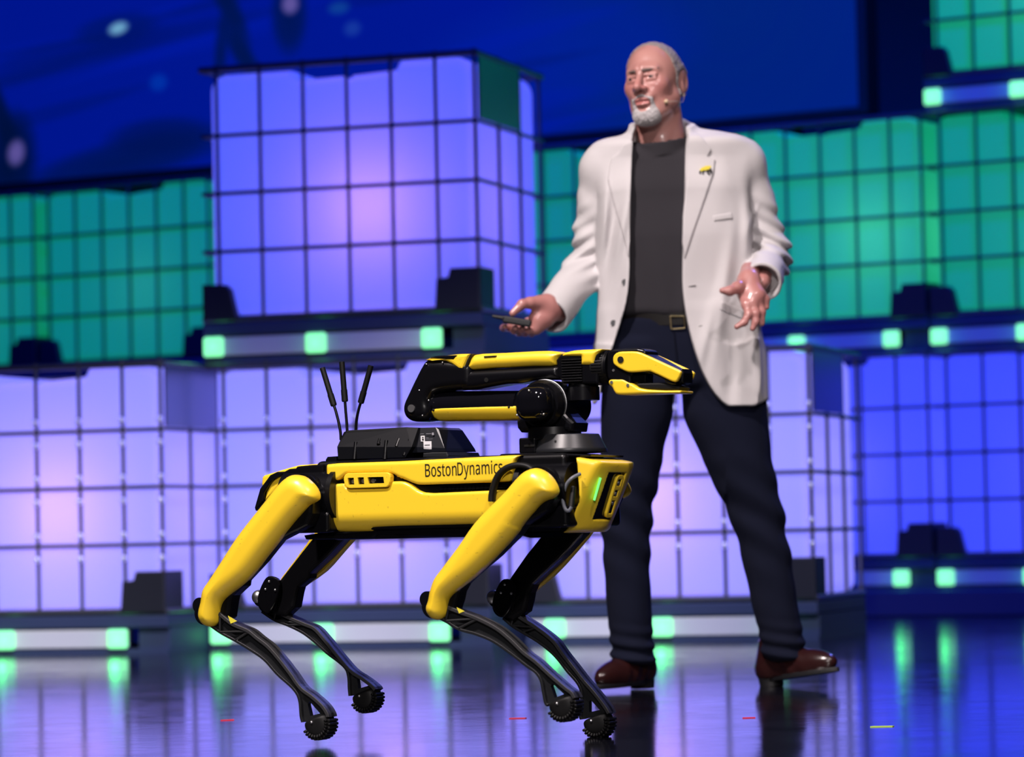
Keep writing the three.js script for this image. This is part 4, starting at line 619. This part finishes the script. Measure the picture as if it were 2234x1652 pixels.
    d = smax(d, -cap(x, y, z, [0, -.0698, .103], [.022, -.0702, .0925], .0050, .0034), .003);      // parted mouth
    d = smin(d, smax(ell(x, y, z, [.0755, .0, -.04], [.0125, .034, .021]), -ell(x, y, z, [.089, .0, -.036], [.008, .022, .012]), .006), .014);
    return d;
  };
  const nk0 = [HC.x + .012, HC.y - .06, -.035], nk1 = [neckC[0] + .004, neckC[1] - .09, -.045];
  const headF = (x, y, z) => { const h = toHead(x, y, z); let d = skull(h.x, h.y, h.z); d = smin(d, cap(x, y, z, nk0, nk1, .064, .072), .03); const X = MUSC(x, y, z); return mn(d, smin(d, X, .02)); };
  function MUSC(x, y, z) { return cap(x, y, z, [HC.x + .055, HC.y - .09, -.02], [neckC[0] - .01, neckC[1] - .075, .025], .014, .012); }
  const tint = (x, y, z) => { const h = toHead(x, y, z), n = noise.noise(x * 30, y * 30, z * 30) * .04; let r = .47 + n, g = .225 + n * .7, b = .198 + n * .6;
    const red = Math.exp(-(h.x ** 2 + (h.y + .03) ** 2 + (h.z - .11) ** 2) / .0004) + .7 * Math.exp(-((Math.abs(h.x) - .042) ** 2 + (h.y + .025) ** 2 + (h.z - .07) ** 2) / .0007) + 1.1 * Math.exp(-((h.y + .07) ** 2) / .00009) * (Math.abs(h.x) < .021 && h.z > .08 ? 1 : 0); g -= .06 * red; b -= .045 * red;
    if (hyp(h.x, h.y, h.z) > .3) { r -= .02; g -= .03; b -= .02; } return [r, g, b]; };
  const HP = (P, z) => [P[0][0], P[0][1], z];
  const hand = (bones, k) => (x, y, z) => { let d = 1; for (const [a, b, ra, rb, kk] of bones) d = smin(d, cap(x, y, z, a, b, ra, rb), kk ?? k); return d; };
  const Lp = [[1330, 760, .135], [1160, 720, .175], [900, 930, .2], [1020, 980, .19], [840, 1150, .195], [1060, 610, .19], [740, 600, .228], [560, 630, .245], [365, 850, .25]];
  const chain = (pts, r0, r1) => pts.slice(1).map((p, i) => [pts[i], p, r0 + (r1 - r0) * i / (pts.length - 1), r0 + (r1 - r0) * (i + 1) / (pts.length - 1)]);
  const L_ = [[[[-.3878,1.0845]][0], .135], [[[-.4123,1.0851]][0], .175], [[[-.4464,1.059]][0], .2], [[[-.4291,1.0552]][0], .19], [[[-.4523,1.0325]][0], .2], [[[-.4213,1.1031]][0], .19], [[[-.4668,1.1029]][0], .228], [[[-.4894,1.0983]][0], .245], [[[-.5165,1.0728]][0], .255]].map(([p, z]) => P3(p, z));
  const leftHand = hand([[L_[0], L_[1], .03, .034, .02], [L_[1], L_[2], .032, .026, .02], [L_[3], L_[4], .026, .02, .018], [L_[5], L_[6], .027, .017, .018], [L_[6], L_[7], .0155, .0135], [L_[7], L_[8], .0135, .0095],
    ...chain([P3([[-.4649,1.0572]][0], .17), P3([[-.5267,1.0368]][0], .165), P3([[-.5426,1.0351]][0], .2), P3([[-.5398,1.0376]][0], .224)], .0115, .0082),
    ...chain([P3([[-.4597,1.0491]][0], .17), P3([[-.5003,1.0239]][0], .17), P3([[-.5135,1.0269]][0], .205), P3([[-.5094,1.0322]][0], .226)], .012, .0086),
    ...chain([P3([[-.4546,1.0407]][0], .175), P3([[-.4817,1.0219]][0], .175), P3([[-.4909,1.0281]][0], .21), P3([[-.4889,1.0323]][0], .227)], .0115, .0078),
    ...chain([P3([[-.4521,1.0336]][0], .18), P3([[-.4645,1.019]][0], .185), P3([[-.4711,1.0234]][0], .215), P3([[-.47,1.0286]][0], .227)], .0105, .0068)], .007);
  const R = (s, z) => P3(s[0], z);
  const rightHand = hand([[R([[.1617,1.1857]], .13), R([[.1513,1.1555]], .2), .029, .029, .02], [R([[.1525,1.1542]], .2), R([[.1702,1.1075]], .235), .027, .027, .02], [R([[.1427,1.1412]], .21), R([[.1511,1.0845]], .25), .022, .02, .02],
    ...chain([R([[.1417,1.1487]], .21), R([[.1165,1.1318]], .245), R([[.0928,1.1211]], .262), R([[.0732,1.1224]], .268)], .02, .0095),
    ...chain([R([[.1286,1.1129]], .225), R([[.1381,1.0817]], .258), R([[.1439,1.0545]], .272), R([[.1304,1.0313]], .28), R([[.1091,1.0189]], .288)], .0135, .0078),
    ...chain([R([[.1561,1.0856]], .25), R([[.1637,1.0558]], .265), R([[.1635,1.0332]], .268), R([[.154,1.014]], .27)], .0135, .0078),
    ...chain([R([[.1744,1.0896]], .24), R([[.1818,1.0615]], .248), R([[.1815,1.0289]], .25)], .0135, .0085),
    ...chain([R([[.1822,1.113]], .225), R([[.1945,1.0972]], .232), R([[.1971,1.0758]], .234)], .014, .0085)], .009);
  const box = (pts, m) => { const lo = [9, 9, 9], hi = [-9, -9, -9]; for (const p of pts) for (let k = 0; k < 3; k++) { lo[k] = mn(lo[k], p[k] - m); hi[k] = mx(hi[k], p[k] + m); } return [lo, hi]; };
  const hl = [[-.5537,1.1346],[-.3784,1.0042]], hr = [[.0658,1.1885],[.2136,1.005]];
  const inner = (x, y, z) => { let d = cap(x, y, z, [-.04, 1.0, -.01], [-.05, 1.38, -.02], .085, .085); d = smin(d, cap(x, y, z, [neckC[0], neckC[1] - .16, -.045], [neckC[0], neckC[1] - .04, -.045], .05, .05), .05); for (const [S, E, W] of [[shL[1], eL, wL], [shR[1], eR, wR]]) { d = smin(d, cap(x, y, z, [neckC[0], neckC[1] - .14, -.04], S, .04, .035), .03); d = smin(d, cap(x, y, z, S, E, .035, .03), .02); d = smin(d, cap(x, y, z, E, W, .03, .024), .02); } for (const [k, a, h] of [[knL, ankL, -.14], [knR, ankR, .04]]) { d = smin(d, cap(x, y, z, [h, .95, -.01], [k[0], k[1], 0], .06, .045), .03); d = smin(d, cap(x, y, z, [k[0], k[1], 0], [a[0], a[1] - .04, -.01], .04, .03), .02); } return d; };
  const skin = mergeGeometries([
    blob(headF, [HC.x - .13, neckC[1] - .14, -.16], [HC.x + .15, HC.y + .16, .15], .003, tint),
    blob(leftHand, [hl[0][0] - .02, hl[1][1] - .02, .1], [hl[1][0] + .02, hl[0][1] + .02, .29], .003, tint),
    blob(rightHand, [hr[0][0] - .02, hr[1][1] - .02, .09], [hr[1][0] + .02, hr[0][1] + .02, .32], .003, tint),
    blob(inner, [-.36, .05, -.16], [.3, 1.6, .2], .012, tint)]);
  const body = part('body', skin, skinMat, man);
  const hb = (f, lo, hi, cell) => { // feature built in the head's own axes
    const g = blob(f, lo, hi, cell); g.applyQuaternion(hq); g.translate(HC.x, HC.y, HC.z); return g; };
  part('hair', hb((x, y, z) => { const n = .0016 * noise.noise(x * 220, y * 160, z * 160) + .0022 * noise.noise(x * 60, y * 60, z * 60); let d = skull(x, y, z) - .0034 + n; const line = .038 - mx(0, .1 - y) * .32 + .012 * noise.noise(x * 40, y * 30, 4); d = smax(d, z - line, .008); d = smax(d, -.05 - y + .012 * noise.noise(x * 30, z * 30, 1), .01); d = smax(d, -ell(Math.abs(x), y, z, [.085, -.004, -.036], [.02, .038, .034]), .004); return d; }, [-.11, -.08, -.14], [.11, .14, .07], .0028), hairMat, man, 'short cropped grey hair');
  part('beard', hb((x, y, z) => { const X = Math.abs(x), n = .0028 * noise.noise(x * 200, y * 120, z * 160); let reg = ell(x, y, z, [0, -.108, .062], [.043, .030, .05]); reg = smin(reg, cap(X, y, z, [.003, -.0535, .098], [.027, -.0625, .089], .0056, .0045), .006); reg = smin(reg, cap(X, y, z, [.028, -.063, .087], [.03, -.1, .075], .0042, .012), .008); reg = smax(reg, -ell(x, y, z, [0, -.078, .1], [.026, .0205, .03]), .006); return smax(skull(x, y, z) - .0035 + n, reg, .004); }, [-.06, -.145, .0], [.06, -.035, .125], .0024), beardMat, man, 'short white goatee and moustache');
  for (const s of [-1, 1]) {
    part('eyebrow', hb((x, y, z) => smax(skull(x, y, z) - .003, cap(x, y, z, [s * .013, .0200, .098], [s * .05, .0255, .074], .0045, .003), .003), [mn(s * .005, s * .06), .01, .05], [mx(s * .005, s * .06), .04, .115], .0018), mat(rgb(.15, .11, .10), .8), man);
    const e = part('eye', moved(new THREE.SphereGeometry(.0112, 20, 14), s * .031, .0015, .0772).applyQuaternion(hq).translate(HC.x, HC.y, HC.z), mat(rgb(.11, .085, .08), .2), man);
    part('iris', moved(new THREE.SphereGeometry(.0068, 16, 12), s * .031 - .002, .0015, .0830).applyQuaternion(hq).translate(HC.x, HC.y, HC.z), mat(rgb(.02, .02, .025), .1), e);
  }
  { // headset microphone
    const m = [[-.0616,1.6802]][0], e = [[-.0178,1.6898]][0], e2 = [[-.0079,1.7318]][0];
    const w = part('headset_wire', tube([[e2[0] + .004, e2[1] + .012, .0], [e[0] + .006, e[1], .012], [(m[0] + e[0]) / 2 + .004, (m[1] + e[1]) / 2 - .002, .066], [m[0], m[1], .082]], .0012, 24, 6), mat(rgb(.45, .33, .26), .5), man);
    part('microphone', moved(new THREE.SphereGeometry(.0068, 16, 12), m[0] - .002, m[1], .084), mat(rgb(.62, .46, .30), .7), w, 'small beige microphone tip');
  }
  // --- clicker in his hand ---
  const ca = [[-.5446,1.0577]][0], cb = [[-.4642,1.042]][0], tip = [[-.5815,1.0645]][0];
  const clk = thing('presentation_clicker', 'slim black presentation clicker held in the man\'s outstretched hand', 'clicker', [man.position.x + (ca[0] + cb[0]) / 2, (ca[1] + cb[1]) / 2, man.position.z + .25]);
  const an = Math.atan2(cb[1] - ca[1], cb[0] - ca[0]), ln = hyp(cb[0] - ca[0], cb[1] - ca[1]); clk.rotation.z = an;
  const cbody = part('clicker_body', bx(-ln / 2, ln / 2, -.0105, .0105, -.012, .012, .006), dark, clk);
  part('clicker_tip', moved(new THREE.CylinderGeometry(.0042, .0062, .032, 14), -ln / 2 - .014, .003, 0, 0, 0, Math.PI / 2), dark, clk);
  part('clicker_button', bx(-.012, .004, .0075, .0105, -.006, .006, .001), mat(rgb(.02, .02, .022), .4), cbody);
}

// ---------- bits of confetti left on the floor ----------
for (const [x, z, c, l, n] of [[-.739, -8.834, [.7, .03, .06], 'tiny red paper fleck on the floor beside the robot\'s rear feet', .02], [-.004, -8.616, [.7, .05, .08], 'tiny red paper fleck on the floor below the robot\'s front knee', .022], [.551, -8.406, [.7, .04, .12], 'tiny red paper fleck on the floor between the man\'s boots', .018], [.821, -7.92, [.55, .8, .12], 'tiny lime green paper fleck on the floor beyond the man\'s boot', .028]]) {
  const t = thing('paper_fleck', l, 'confetti', [x, 0, z], rnd() * .6, 'paper flecks on the stage floor');
  part('fleck', plate([[-n, -.006], [n * .8, -.008], [n, .004], [-n * .7, .007]], 0, .002, 0).rotateX(-Math.PI / 2), mat(rgb(...c), .5), t);
}
renderer.render(scene, camera);
